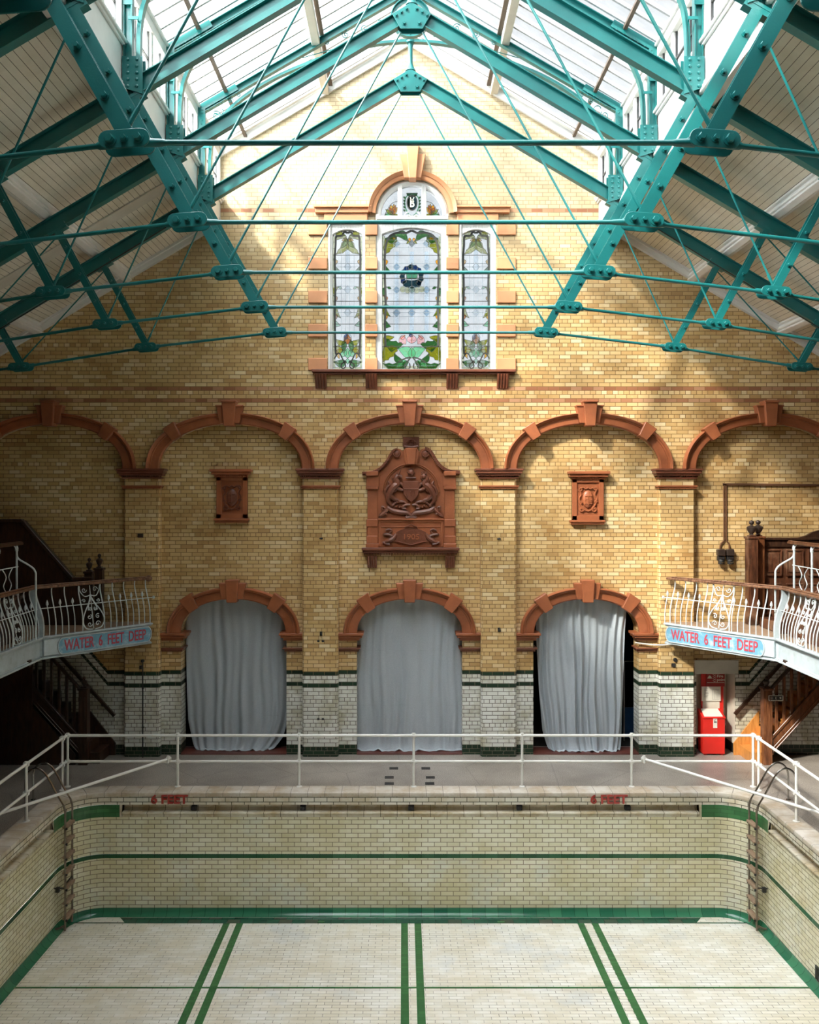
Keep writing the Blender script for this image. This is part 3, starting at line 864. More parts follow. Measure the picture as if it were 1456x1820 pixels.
for cy in (771, 928, 1085, 1242, 1397): s.line([(533, cy), (938, cy)], .012)
cols = [632, 736, 838]
for cxx in cols:
    for o in (-20, 20): s.line([(cxx + o, 700), (cxx + o, 1330)], .006, LDP, 0)
    for o in (-14, 0): s.piece([(cxx + o, 745), (cxx + o + 14, 745), (cxx + o + 14, 1300), (cxx + o, 1300)], BLU, 0)
for cy in (690, 850, 1007, 1164):
    for dy in (-24, 0, 26): s.line([(575, cy + dy), (898, cy + dy)], .006, LDP, 0)
    for cxx in cols: s.piece([(cxx - 26, cy), (cxx, cy - 28), (cxx + 26, cy), (cxx, cy + 28)], BLU if (cxx != 736 or cy != 690) else WHT, .006, yo=.002, oc=LDP)
for e in (-1, 1):
    X = lambda v: 736 + e * v
    s.curve([(X(0), 600), (X(20), 610), (X(40), 618), (X(90), 615), (X(150), 640), (X(180), 720), (X(184), 900), (X(178), 1100), (X(184), 1250), (X(180), 1400)], .044)
    s.leaf((X(26), 672), (X(130), 640), 44, GRN, -e * .30, CRM); s.leaf((X(100), 640), (X(185), 655), 46, GRN, e * .2, CRM)
    s.leaf((X(104), 648), (X(184), 770), 62, OLV, -e * .12, CRM, 1); s.leaf((X(108), 655), (X(160), 655), 20, GLD, 0, None)
    s.leaf((X(4), 665), (X(28), 665), 22, GLD, 0, None); s.leaf((X(20), 668), (X(38), 690), 18, OLV, e * .3, None)
    for cy, c1 in ((815, GLD), (1065, GLD if e > 0 else BRN), (1190, GLD)):
        s.leaf((X(182), cy + 26), (X(198), cy - 22), 20, c1, -e * .3, None)
    for cy in (870, 1245): s.piece([(X(180), cy - 30), (X(142), cy + 15), (X(182), cy + 26)], GRN)
    s.leaf((X(186), 1050), (X(168), 985), 26, GRN, e * .3, None); s.leaf((X(168), 988), (X(140), 1000), 14, GRN, 0, None)
    s.leaf((X(186), 1110), (X(145), 1190), 26, OLV, -e * .2, MNT); s.leaf((X(196), 1120), (X(160), 1112), 16, MNT, 0, None)
    s.leaf((X(80), 1330), (X(40), 1380), 44, PNK, 0, CRM); s.leaf((X(76), 1345), (X(45), 1318), 24, PNK, 0, GLD)
    s.leaf((X(60), 1380), (X(190), 1330), 60, GRN, e * .28, CRM, 1)
    s.leaf((X(100), 1400), (X(196), 1500), 74, OLV, -e * .15, CRM, 1); s.leaf((X(120), 1330), (X(190), 1400), 36, OLV, -e * .3, CRM)
    s.leaf((X(20), 1500), (X(200), 1510), 62, GRN, e * .22, OLV, 1); s.leaf((X(20), 1500), (X(110), 1545), 40, MNT, -e * .1, CRM)
    s.leaf((X(8), 1480), (X(96), 1410), 60, MNT, -e * .2, CRM); s.leaf((X(60), 1500), (X(120), 1440), 34, GRN, e * .2, CRM)
    s.curve([(X(90), 1500), (X(50), 1480), (X(10), 1470), (X(30), 1500), (X(50), 1528), (X(34), 1552), (X(12), 1540), (X(16), 1510)], .028)
s.leaf((736, 1375), (736, 1310), 56, PNK, 0, GLD); s.leaf((726, 1330), (736, 1308), 24, NVY, 0, None)
s.leaf((736, 1475), (736, 1400), 44, MNT, 0, CRM)
# ship roundel
def ring(cx, cy, r, k=22): return [(cx + r * math.cos(2 * math.pi * i / k), cy + r * math.sin(2 * math.pi * i / k)) for i in range(k)]
for i in range(13):
    a0 = 2 * math.pi * (i - .02) / 13; a1 = 2 * math.pi * (i + 1.02) / 13; am = (a0 + a1) / 2
    if math.sin(am) > .75: continue
    s.piece([(736 + r_ * math.cos(a_), 918 + r_ * 1.02 * math.sin(a_)) for r_, a_ in ((50, a0), (76, a0), (84, am), (76, a1), (50, a1))], NVY if i % 3 else TEA, .006, yo=.008)
s.piece([(694, 890), (706, 872), (736, 862), (768, 874), (778, 892), (736, 884)], BLU, .008, yo=.010)
s.piece([(700, 900), (736, 888), (776, 900), (770, 932), (704, 934)], MNT, .008, yo=.010)
s.piece([(672, 950), (700, 940), (736, 945), (780, 938), (806, 950), (794, 985), (736, 998), (680, 985)], TEA, .006, yo=.010)
s.curve([(672, 965), (700, 950), (736, 968), (780, 952), (800, 965)], .012, CRM)
for i in range(5): s.piece(ring(675 + i * 32, 1005 + (6 if i % 2 else 0), 22, 12), CRM, .006, yo=.020, oc=LDP)
s.line([(736, 822), (736, 990)], .012, LED, .022); s.line([(700, 850), (700, 960)], .008, LED, .022); s.line([(775, 850), (775, 960)], .008, LED, .022)
part(s, 'stained_glass', SGM, root)
# lunette
s = SG()
poly = []
for i in range(25):
    t = math.pi * i / 24; x = LCX - LA * .9 * math.cos(t); z = ztt + (LSPR - ztt + LB * math.sin(t)) * .9
    poly.append((((x * SF + CX) - 540) * 3.832, ((CY - (z - H) * SF) - 250) * 3.832))
s.piece(poly + [(poly[-1][0], 512), (poly[0][0], 512)], WHT, .01)
for e in (-1, 1):
    X = lambda v: 738 + e * v
    c = X(130)
    s.leaf((c, 500), (c - 6 * e, 415), 20, GLD, 0, None); s.leaf((c, 490), (X(100), 440), 20, GLD, 0, None); s.leaf((c, 490), (X(160), 440), 24, BRN, 0, None)
    s.leaf((c + 4 * e, 470), (X(146), 425), 24, GLD, 0, None); s.leaf((c, 480), (X(112), 425), 22, BRN, 0, None); s.leaf((c, 495), (X(182), 455), 22, OLV, 0, CRM)
    s.leaf((X(118), 505), (X(190), 498), 30, MNT, -e * .2, GRN); s.leaf((c, 500), (X(92), 495), 18, OLV, 0, None)
    s.curve([(X(165), 450), (X(190), 500)], .01); s.curve([(X(90), 400), (X(130), 410), (X(160), 440)], .008)
    s.curve([(X(10), 350), (X(40), 370), (X(50), 420), (X(30), 480), (X(6), 500)], .022, MNT)
    for i in range(5): s.leaf((X(46), 380 + i * 22), (X(60), 368 + i * 22), 10, GRN, 0, None)
s.piece([(738 + 34 * math.cos(2 * math.pi * i / 24), 410 + 52 * math.sin(2 * math.pi * i / 24)) for i in range(24)], TEA, .02, yo=.004)
s.piece([(738 + 32 * math.cos(math.pi / 2 + math.pi * i / 12), 410 + 50 * math.sin(math.pi / 2 + math.pi * i / 12)) for i in range(13)], BRN, 0, yo=.007)
s.piece([(700, 345), (776, 345), (770, 362), (738, 368), (706, 362)], GRN, .01, yo=.004)
part(s, 'lunette_glass', SGM, root)
for ch, dx, dz, sz in (('B', .0, -.03, .22), ('V', .0, .03, .17)):
    mt = Matrix.Translation((gw(738, 0)[0] + dx, YG - .05, gw(0, 410)[1] + dz)) @ UPRIGHT
    t = text_mesh('monogram_letter', ch, sz, 'paper', mt, None, .004, .006, 'CENTER', .8)
    t.parent = root; t.location = -Vector(root.location)

# ------------------------------------------------------------------ room shell
m = MB()
Z9 = slope_in(XL) + .1
m.face([(XL, -9, 0), (XL, 18.5, 0), (XL, 18.5, Z9), (XL, -9, Z9)], 0, [(-9, 0), (18.5, 0), (18.5, Z9), (-9, Z9)])
struct(m.build('wall_left', 'wood_dark'))
m = MB(); m.face([(XR, -9, 0), (XR, 18.5, 0), (XR, 18.5, Z9), (XR, -9, Z9)], 0, [(-9, 0), (18.5, 0), (18.5, Z9), (-9, Z9)])
struct(m.build('wall_right', 'wood_dark'))
m = MB(); m.face([(XL, -9, -3), (XR, -9, -3), (XR, -9, 15), (XL, -9, 15)]); struct(m.build('wall_front', 'wood_brown'))
# room behind the doorways: dark void
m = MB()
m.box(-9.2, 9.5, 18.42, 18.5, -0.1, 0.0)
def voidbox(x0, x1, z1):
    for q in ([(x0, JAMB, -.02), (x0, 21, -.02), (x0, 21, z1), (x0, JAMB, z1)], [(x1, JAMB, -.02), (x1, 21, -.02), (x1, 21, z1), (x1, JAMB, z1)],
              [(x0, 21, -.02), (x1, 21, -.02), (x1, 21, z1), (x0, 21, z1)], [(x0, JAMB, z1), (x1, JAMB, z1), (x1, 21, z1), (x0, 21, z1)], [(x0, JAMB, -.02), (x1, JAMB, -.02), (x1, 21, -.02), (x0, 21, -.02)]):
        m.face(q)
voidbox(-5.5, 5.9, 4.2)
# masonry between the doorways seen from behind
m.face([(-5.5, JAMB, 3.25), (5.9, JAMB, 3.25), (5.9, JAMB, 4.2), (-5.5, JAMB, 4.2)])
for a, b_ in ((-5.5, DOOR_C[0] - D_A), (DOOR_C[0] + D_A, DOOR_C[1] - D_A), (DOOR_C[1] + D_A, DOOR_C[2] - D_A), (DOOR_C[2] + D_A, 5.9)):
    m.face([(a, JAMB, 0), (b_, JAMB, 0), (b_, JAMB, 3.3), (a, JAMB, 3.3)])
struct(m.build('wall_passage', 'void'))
# niche
m = MB()
nd = 18.5
for sx, x in ((1, NX0), (-1, NX1)): m.face([(x, YR, 0.2), (x, nd, 0.2), (x, nd, NZ), (x, YR, NZ)], 0)
m.face([(NX0, nd, 0.2), (NX1, nd, 0.2), (NX1, nd, NZ), (NX0, nd, NZ)]); m.face([(NX0, YR, NZ), (NX1, YR, NZ), (NX1, nd, NZ), (NX0, nd, NZ)])
for x in (NX0, NX1): m.face([(x, YR, 0), (x, nd, 0), (x, nd, .2), (x, YR, .2)], 1)
m.face([(NX0, nd, 0), (NX1, nd, 0), (NX1, nd, .2), (NX0, nd, .2)], 1)
m.box(NX0 - .06, NX1 + .06, YR - .03, YR + .02, NZ - .26, NZ + .02)
struct(m.build('wall_niche', ['plaster', 'iron']))

# ceilings (boarded slopes either side of the lantern)
def roofpt(u, dh=0.0): return XC + u * U, H + U * (3.24 - .593 * abs(u)) + dh
m = MB()
for s in (-1, 1):
    xa, za = roofpt(s * 1.572); xb, zb_ = roofpt(s * 3.85)
    L = math.hypot(xb - xa, zb_ - za)
    m.face([(xa, -9, za), (xa, 17.9, za), (xb, 17.9, zb_), (xb, -9, zb_)], 0, [(-9, 0), (17.9, 0), (17.9, L), (-9, L)])
struct(m.build('ceiling', 'boards'))
tn = 1
for s in (-1, 1):
    for u0 in (2.36, 3.10):       # moulded purlins along the slope
        m = MB()
        for w, d in ((.30, .05), (.20, .13), (.12, .17)):
            x, z = roofpt(s * u0)
            n = Vector((s * .593, 0, 1)).normalized(); tdir = Vector((s, 0, -.593)).normalized(); c = Vector((x, 0, z))
            q = [c - tdir * w / 2, c + tdir * w / 2, c + tdir * w / 2 - n * d, c - tdir * w / 2 - n * d]
            m.hexa([(v.x, -9, v.z) for v in q] + [(v.x, YF, v.z) for v in q])
        struct(m.build('trim_%d' % tn, 'white_wood', bevel=.012)); tn += 1
    m = MB()                      # verge board against the gable
    a = roofpt(s * 1.572); b_ = roofpt(s * 3.8)
    m.beam(a, b_, .13, .10, -.065 * s if s > 0 else .065, YF - .05); m.beam(a, b_, .05, .16, -.02 if s > 0 else .02, YF - .08)
    struct(m.build('trim_%d' % tn, 'white_wood')); tn += 1
# smooth painted panel band on the slope, by the last truss
for s in (-1,):
    m = MB()
    a = roofpt(s * 1.6, -.02); b_ = roofpt(s * 3.6, -.02); m.beam(a, b_, .02, .34, 0, 15.25); struct(m.build('trim_%d' % tn, 'cream_wood')); tn += 1

# lantern walls: panelled dado, ledge, head and mullions, glazed between
def lz(h): return H + h * U
BAY = 2.13
TY = [7.35 + BAY * k for k in range(-1, 5)]    # the roof trusses (0 is the one at the top edge of the picture)
for s, side in ((-1, 'left'), (1, 'right')):
    x = XC + s * 1.572 * U; xo = x + s * .10
    root = struct(empty('wall_upper_' + side, (x, 5, lz(2.2))))
    def bx(mb, d0, d1, y0, y1, z0, z1):   # d: projection into the hall
        xa, xb = x - s * d0, x - s * d1; mb.box(min(xa, xb), max(xa, xb), y0, y1, z0, z1)
    m = MB(); bx(m, -.12, 0, -9, 17.9, lz(2.10), lz(2.46)); part(m, 'panelling', 'white_wood', root)
    m = MB(); bx(m, 0, .05, -9, YF, lz(2.19), lz(2.215)); bx(m, 0, .03, -9, YF, lz(2.215), lz(2.235)); bx(m, 0, .075, -9, YF, lz(2.17), lz(2.19)); part(m, 'lower_moulding', 'white_wood', root, bevel=.01)
    m = MB(); bx(m, -.1, .07, -9, YF, lz(2.445), lz(2.465)); bx(m, 0, .04, -9, YF, lz(2.43), lz(2.445)); part(m, 'ledge', 'white_wood', root, bevel=.008)
    m = MB(); bx(m, -.12, .02, -9, YF, lz(2.80), lz(2.90)); bx(m, 0, .06, -9, YF, lz(2.865), lz(2.885)); part(m, 'window_head', 'white_wood', root, bevel=.008)
    for k in range(6):
        y0 = TY[0] + BAY * k; y1 = y0 + BAY if k < 5 else YF
        if k == 5: y0, y1 = TY[5], YF
        w = struct(empty('window_%d' % nwin, (x, y0, lz(2.465)))); nwin += 1
        f = MB(); bx(f, -.1, .015, y0 - .10, y0 + .10, lz(2.465), lz(2.80))
        if k == 5: bx(f, -.1, .015, y1 - .12, y1, lz(2.465), lz(2.80))
        ya, yb = y0 + .10, y1 - .10
        for q in (1, 2):
            yy = ya + (yb - ya) * q / 3; bx(f, -.08, .0, yy - .05, yy + .05, lz(2.465), lz(2.80))
        part(f, 'frame', 'white_wood', w, bevel=.006)
        g = MB(); 
        for q in range(3):
            za = ya + (yb - ya) * q / 3 + .05; zb_ = ya + (yb - ya) * (q + 1) / 3 - .05
            bx(g, -.07, -.04, za, za + .02, lz(2.465), lz(2.80)); bx(g, -.07, -.04, zb_ - .02, zb_, lz(2.465), lz(2.80))
            bx(g, -.07, -.04, za, zb_, lz(2.63), lz(2.64))
        part(g, 'casement', 'sill_dark', w)
        g = MB(); bx(g, -.06, -.055, ya, yb, lz(2.465), lz(2.80)); part(g, 'pane', 'winpane', w)
    # the rest of the lantern behind the camera side
    g = MB(); bx(g, -.06, 0.0, -9, TY[0] - .1, lz(2.46), lz(2.81)); part(g, 'end_panelling', 'wood_dark', root)
    # glazed slope
    w = struct(empty('window_%d' % nwin, (x, 5, lz(2.87)))); nwin += 1
    def gp(u): return XC + s * u * U, H + U * (3.80 - .59 * u)
    ea, ri = gp(1.60), gp(0.0)
    g = MB(); g.face([(ea[0], -9, ea[1] + .05), (ea[0], 3.4, ea[1] + .05), (ri[0], 3.4, ri[1] + .05), (ri[0], -9, ri[1] + .05)]); part(g, 'boarded_end', 'wood_dark', w)
    g = MB(); g.face([(ea[0], 3.4, ea[1] + .05), (ea[0], 17.9, ea[1] + .05), (ri[0], 17.9, ri[1] + .05), (ri[0], 3.4, ri[1] + .05)])
    part(g, 'pane', 'pane', w)
    for k in range(22):
        yy = 10.4 + k * .355
        g = MB(); g.beam(ea, ri, .05, .018, .02 * (-s), yy); g.beam(ea, ri, .012, .045, -.012 * (-s), yy); part(g, 'glazing_bar', 'bar_grey', w)
    p = gp(.70); g = MB(); g.box(p[0] - .075, p[0] + .075, 8, YF, p[1] - .14, p[1] - .01); part(g, 'purlin', 'cream_wood', w, bevel=.01)
    p = gp(.655); g = MB(); g.box(p[0] - .04, p[0] + .04, 8, YF, p[1] - .04, p[1] + .0); part(g, 'joint_shadow_strip', 'bar_shadow_brown', w)  # dark strip that paints in the shadow along the purlin
    p = gp(1.36); g = MB(); g.box(p[0] - .03, p[0] + .03, 8, YF, p[1] - .06, p[1] - .01); part(g, 'joint_shadow_strip', 'bar_shadow_brown', w)
    g = MB(); g.beam(gp(1.60), gp(0), .16, .06, -.05 * (-s), YF - .03); g.beam(gp(1.6), gp(0), .10, .10, .07 * (-s), YF - .12); part(g, 'verge_board', 'white_wood', w)
m = MB(); m.box(XC - .06, XC + .06, 8, YF, lz(3.80) - .14, lz(3.80) + .05); struct(m.build('trim_%d' % tn, 'white_wood')); tn += 1
# lantern end wall behind the camera

# ------------------------------------------------------------------ roof trusses
def T(u, h): return (u * U, (h - 1.21) * U)       # truss local: x, z about the tie joint level
def hexbolt(r=.026, l=.05, base=None):
    m = MB(); m.lathe([(r * 1.45, 0.0), (r * 1.45, -.008)], (0, 0, 0), 14, axis='y')
    m.lathe([(r, -.006), (r, -l * .8), (r * .86, -l)], (0, 0, 0), 6, axis='y'); return m
bolt_mesh = {}
def bolt(parent, x, y, z, r=.026, l=.045):
    k = (r, l)
    if k not in bolt_mesh:
        o = hexbolt(r, l).build('bolt', 'green', None); bolt_mesh[k] = o.data
    else:
        o = bpy.data.objects.new('bolt', bolt_mesh[k]); COL.objects.link(o)
    o.parent = parent; o.location = (x, y, z)
    return o
def lpart(mb, name, root, **kw): return mb.build(name, 'green', root, **kw)
def ibeam(mb, p, q, h, w, tf=.014, tw=.012, y=0):
    mb.beam(p, q, h - tf, tw, 0, y); mb.beam(p, q, tf, w, h / 2, y); mb.beam(p, q, tf, w, -h / 2, y)
def make_truss():
    root = empty('roof_truss', (XC, 5.15, lz(1.21)))
    R0 = 3.096
    for s in (-1, 1):
        m = MB(); ibeam(m, T(s * .03, R0 - .018), T(s * 3.72, R0 - .593 * 3.72), .205, .13); lpart(m, 'rafter', root)
        # struts: pairs of flat bars with bolts through them
        for (a, b_, hh, nb, r) in (((1, 1.235), (1.50, 2.13), .135, 5, .027), ((1.95, 1.115), (2.26, 1.69), .10, 3, .022), ((2.88, .975), (3.03, 1.24), .10, 1, .022)):
            p = T(s * a[0], a[1]); q = T(s * b_[0], b_[1])
            m = MB()
            for yy in (-.055, .055): m.beam(p, q, hh, .014, 0, yy)
            m.beam(p, q, .014, .11, hh * .2, 0)
            st = lpart(m, 'strut', root)
            for k in range(nb):
                t = (k + .75) / (nb + .35)
                bolt(st, p[0] + (q[0] - p[0]) * t, -.062, p[1] + (q[1] - p[1]) * t, r)
            m = MB(); m.beam(T(s * (b_[0] - .05), b_[1] + .05), T(s * (b_[0] + .06), b_[1] - .015), .10, .12); lpart(m, 'gusset', root)
        # tie joints: pairs of pill-shaped plates
        for (u0, h0, L, hh, rb) in ((1, 1.21, .215, .155, .034), (1.95, 1.10, .20, .14, .028), (2.88, .955, .20, .14, .028)):
            x0, z0 = T(s * u0, h0)
            ang = -s * .07
            m = MB(); P = []
            for sd in (-1, 1):
                for k in range(9):
                    a = math.pi * (k / 8 - .5) if sd > 0 else math.pi * (k / 8 + .5)
                    P.append((sd * (L / 2 + .03) + hh / 2 * math.cos(a), hh / 2 * math.sin(a)))
            ca, sa = math.cos(ang), math.sin(ang)
            P = [(x0 + p[0] * ca - p[1] * sa, z0 + p[0] * sa + p[1] * ca) for p in P]
            m.prism(P, -.095, -.078); m.prism(P, .078, .095)
            pl = lpart(m, 'joint_plate', root, bevel=.004)
            for bxo, rr in ((-L / 2 - .01, rb * (1.15 if s < 0 else .95)), (0, rb * .72), (L / 2 + .01, rb * (.95 if s < 0 else 1.15))):
                bolt(pl, x0 + bxo * ca, -.095, z0 + bxo * sa, round(rr, 4), .05)
        # sloping ties, with flattened ends
        J = [(1, 1.21), (1.95, 1.10), (2.88, .955), (3.72, .86)]
        for (a, b_) in zip(J[:-1], J[1:]):
            p = Vector((T(s * a[0], a[1])[0], 0, T(s * a[0], a[1])[1])); q = Vector((T(s * b_[0], b_[1])[0], 0, T(s * b_[0], b_[1])[1]))
            d = (q - p).normalized()
            m = MB(); m.tube([p + d * .14, p + d * .24, p + d * .26, q - d * .26, q - d * .24, q - d * .14], [.040, .034, .024, .024, .034, .040], 10)
            lpart(m, 'tie_rod', root, smooth=True)
        # thin diagonal rods
        for (a, b_, r) in (((.07, 2.97), (1 - .0, 1.26), .0155), ((1.53, 2.06), (1.95, 1.13), .0135), ((2.27, 1.66), (2.88, .99), .012)):
            p = Vector((T(s * a[0], a[1])[0], 0, T(s * a[0], a[1])[1])); q = Vector((T(s * b_[0], b_[1])[0], 0, T(s * b_[0], b_[1])[1]))
            d = (q - p).normalized()
            m = MB(); m.tube([p, q - d * .20, q - d * .18, q], [r, r, r * 1.45, r * 1.45], 8); lpart(m, 'diagonal_rod', root, smooth=True)
        # lantern post with riveted foot, rafter and corner gusset
        m = MB(); xa = T(s * 1.562, 0)[0]; xb = T(s * 1.515, 0)[0]; x0, x1 = min(xa, xb), max(xa, xb)
        zf, zt = T(0, 2.18)[1], T(0, 2.86)[1]
        m.box(x0, x0 + .014, -.055, .055, zf, zt); m.box(x1 - .014, x1, -.055, .055, zf, zt); m.box(x0, x1, -.007, .007, zf, zt)
        lpart(m, 'lantern_post', root)
        m = MB(); xi = T(s * 1.455, 0)[0]; xo = T(s * 1.565, 0)[0]; q0, q1 = min(xi, xo), max(xi, xo)
        zl = T(0, 2.365)[1]; zb0 = T(0, 2.17 + .0)[1]
        m.prism([(q0, zb0 + (.07 if s < 0 else -.02)), (q1, zb0 + (-.02 if s < 0 else .07)), (q1, zl), (q0, zl)], -.075, -.060); m.prism([(q0, zb0), (q1, zb0), (q1, zl), (q0, zl)], .060, .075)
        for i in range(2):
            for k in range(5):
                m.blob((q0 + (q1 - q0) * (.28 + .44 * i), -.078, zl - .045 - k * .088), .024, .018, .024, 8)
        lpart(m, 'riveted_foot', root)
        m = MB(); ibeam(m, T(s * 1.565, 3.776 - .58 * 1.565 - .03), T(0, 3.776 - .03), .115, .10, .012, .01); lpart(m, 'lantern_rafter', root)
        m = MB()
        cx, cz = T(s * 1.56, 2.85)
        for k in range(6):
            px_, pz_ = T(s * (1.53 - k * .045), 2.845 + .58 * k * .045 - .01)
            m.blob((px_, -.062, pz_ + .02), .013, .010, .013, 6); m.blob((px_, -.062, pz_ - .03), .013, .010, .013, 6)
            m.blob((T(s * 1.538, 0)[0], -.062, cz - .06 - k * .07), .013, .010, .013, 6)
        m.beam(T(s * 1.56, 2.855), T(s * 1.28, 2.855 + .28 * .58), .12, .012, -.0 , -.054)
        m.box(min(T(s * 1.565, 0)[0], T(s * 1.512, 0)[0]), max(T(s * 1.565, 0)[0], T(s * 1.512, 0)[0]), -.060, -.048, cz - .50, cz + .02)
        lpart(m, 'corner_gusset', root)
        # scrollwork
        m = MB()
        def sp(u, h, r, turns, st, sg):
            x, z = T(s * u, h); m_ = MB(); m_.tube([(p[0], 0, p[2]) for p in spiral(x, z, r, turns, st, 0, sg * s)], .0085, 5); lpart(m_, 'scroll', root, smooth=True)
        sp(1.435, 2.815, .085, 1.8, 2.2, 1); sp(1.40, 2.86, .14, .45, 3.6, -1)
        sp(1.33, 2.925, .05, 1.5, 0, -1); sp(1.27, 2.965, .035, 1.4, 1, 1)
        sp(.62, 3.355, .05, 1.6, 2, 1); sp(.48, 3.41, .075, 1.7, 1, -1); sp(.34, 3.46, .085, 1.6, .5, 1); sp(.23, 3.50, .055, 1.5, 0, -1)
        sp(.29, 3.40, .035, 1.3, 2, 1); sp(.40, 3.385, .04, 1.3, 2, -1)
        x0, z0 = T(s * .17, 3.40); x1, z1 = T(s * .80, 3.24)
        m.tube([(x0, 0, z0), ((x0 + x1) / 2, 0, (z0 + z1) / 2 + .02), (x1, 0, z1)], .008, 5)
        lpart(m, 'scroll_stem', root, smooth=True)
        # small lever rod of the window gear, off the post
        m = MB(); a = T(s * 1.53, 2.56); m.box(min(a[0], a[0] - s * .13), max(a[0], a[0] - s * .13), -.09, -.07, a[1], a[1] + .04)
        m.tube([(a[0] - s * .12, -.07, a[1] + .05), (a[0] + s * .02, .45, a[1] - .22)], .010, 6)
        lpart(m, 'window_lever', root)
    # middle tie
    m = MB(); xt = U
    m.tube([(-xt + .14, 0, 0), (-xt + .30, 0, 0), (-xt + .33, 0, 0), (xt - .33, 0, 0), (xt - .30, 0, 0), (xt - .14, 0, 0)], [.040, .032, .0245, .0245, .032, .040], 10)
    lpart(m, 'tie_rod', root, smooth=True)
    # apex plate
    m = MB()
    P = [T(0, 3.145), T(.125, 3.07), T(.070, 2.975), T(-.070, 2.975), T(-.125, 3.07)]
    m.prism(P, -.085, -.068); m.prism(P, .068, .085)
    ap = lpart(m, 'apex_plate', root, bevel=.004)
    for (uu, hh, r) in ((.098, 3.058, .020), (.066, 3.078, .020), (.032, 3.098, .020), (-.032, 3.098, .020), (-.066, 3.078, .020), (-.098, 3.058, .020), (.048, 3.008, .026), (-.048, 3.008, .026)):
        x, z = T(uu, hh); bolt(ap, x, -.085, z, r, .04)
    m = MB()
    z0, z1 = T(0, 3.14)[1], T(0, 3.36)[1]
    m.lathe([(.10, z0), (.06, z0 + .09), (.045, z0 + .14), (.040, z1 - .12), (.05, z1 - .05), (.085, z1 - .03), (.085, z1)], (0, 0, 0), 12)
    lpart(m, 'king_post', root, smooth=True)
    # arched rib of the lantern, from post foot to post foot
    pts = []
    half = [(1.485, 2.27), (1.485, 2.42), (1.478, 2.56), (1.45, 2.68), (1.375, 2.82), (1.20, 2.975), (.95, 3.12), (.567, 3.27), (.32, 3.335), (0, 3.365)]
    full = [(-u, h) for u, h in half[:-1]] + [(0, 3.365)] + [(u, h) for u, h in half[-2::-1]]
    P = smooth_path([Vector((T(u, h)[0], 0, T(u, h)[1])) for u, h in full], 4)
    m = MB(); rows = []
    for i in range(len(P)):
        d = (P[min(i + 1, len(P) - 1)] - P[max(i - 1, 0)]).normalized(); n = Vector((-d.z, 0, d.x))
        rows.append([P[i] + n * a + Vector((0, b_, 0)) for a, b_ in ((-.035, -.05), (-.035, .05), (-.023, .05), (-.023, .007), (.035, .007), (.035, -.007), (-.023, -.007), (-.023, -.05))])
    m.grid(rows, closed=True); lpart(m, 'arched_rib', root)
    # ring under the ridge
    m = MB(); c = T(0, 3.535); rows = []
    for i in range(40):
        a = 2 * math.pi * i / 40
        rows.append([(c[0] + r * math.cos(a), yy, c[1] + r * math.sin(a)) for r, yy in ((.36, -.05), (.36, .05), (.345, .05), (.345, .008), (.285, .008), (.285, -.008), (.345, -.008), (.345, -.05))])
    rows.append(rows[0]); m.grid(rows, closed=True); lpart(m, 'ridge_ring', root)
    m = MB(); m.prism([T(0, 3.62), T(.06, 3.58), T(.05, 3.50), T(-.05, 3.50), T(-.06, 3.58)], -.03, .03); m.box(-.02, .02, -.03, .03, T(0, 3.55)[1], T(0, 3.76)[1])
    for (uu, hh) in ((-.05, 3.42), (0, 3.405), (.05, 3.42)): m.blob((T(uu, hh)[0], -.055, T(uu, hh)[1]), .02, .015, .02, 6)
    lpart(m, 'ridge_boss', root)
    return root
TL = ['green iron roof truss of which only dark joint ends show in the two top corners', 'nearest complete green roof truss, with the highest level tie rod and the biggest bolted plates',
      'second green roof truss, its level tie rod crossing the lunette over the stained glass', 'third green roof truss, its level tie rod crossing the blue ship roundel',
      'fourth green roof truss, its gusseted apex plate touching the ridge ring', 'farthest green roof truss, lowest apex plate and lowest level tie rod, nearest the brick gable']
tr = make_truss(); tag(tr, TL[0], 'roof truss', 'green iron roof trusses')
for k in range(1, 6):
    c = copy_tree(tr); c.location.y = TY[k]; tag(c, TL[k], 'roof truss', 'green iron roof trusses')
for s, lab in ((-1, 'thin dark cable sloping under the boarded roof slope at the upper left'), (1, 'thin dark cable sloping under the boarded roof slope at the upper right')):
    m = MB(); a = (XC + s * 1.70 * U, lz(2.02)); b_ = (XC + s * 3.4 * U, lz(.98))
    m.tube([(a[0], 15.70, a[1]), (b_[0], 15.70, b_[1])], .011, 6); o = m.build('cable', 'iron'); tag(o, lab, 'cable')

# ------------------------------------------------------------------ pool
PX0, PX1, PY, PR = -5.98, 6.26, 15.70, .65
PYN = -7.0
def pool_path(off=0.0, y0=PYN, nseg=14):
    """outline of the basin from the left side, round the far corners, to the right side: point, outward normal, length"""
    out = []
    L = 0
    r = PR + off
    def add(x, y, nx, ny):
        nonlocal L
        if out: L += math.hypot(x - out[-1][0], y - out[-1][1])
        out.append((x, y, nx, ny, L))
    for yy in (y0, 5, 10, PY - PR): add(PX0 - off, yy, -1, 0)
    for i in range(1, nseg + 1):
        a = math.pi - math.pi / 2 * i / nseg; add(PX0 + PR + r * math.cos(a), PY - PR + r * math.sin(a), math.cos(a), math.sin(a))
    for xx in (-2, 0.14, 2): add(xx, PY + off, 0, 1)
    for i in range(0, nseg + 1):
        a = math.pi / 2 - math.pi / 2 * i / nseg; add(PX1 - PR + r * math.cos(a), PY - PR + r * math.sin(a), math.cos(a), math.sin(a))
    for yy in (10, 5, y0): add(PX1 + off, yy, 1, 0)
    return out
PATH = pool_path()
def fl_z(y): return -1.595 - .0387 * y
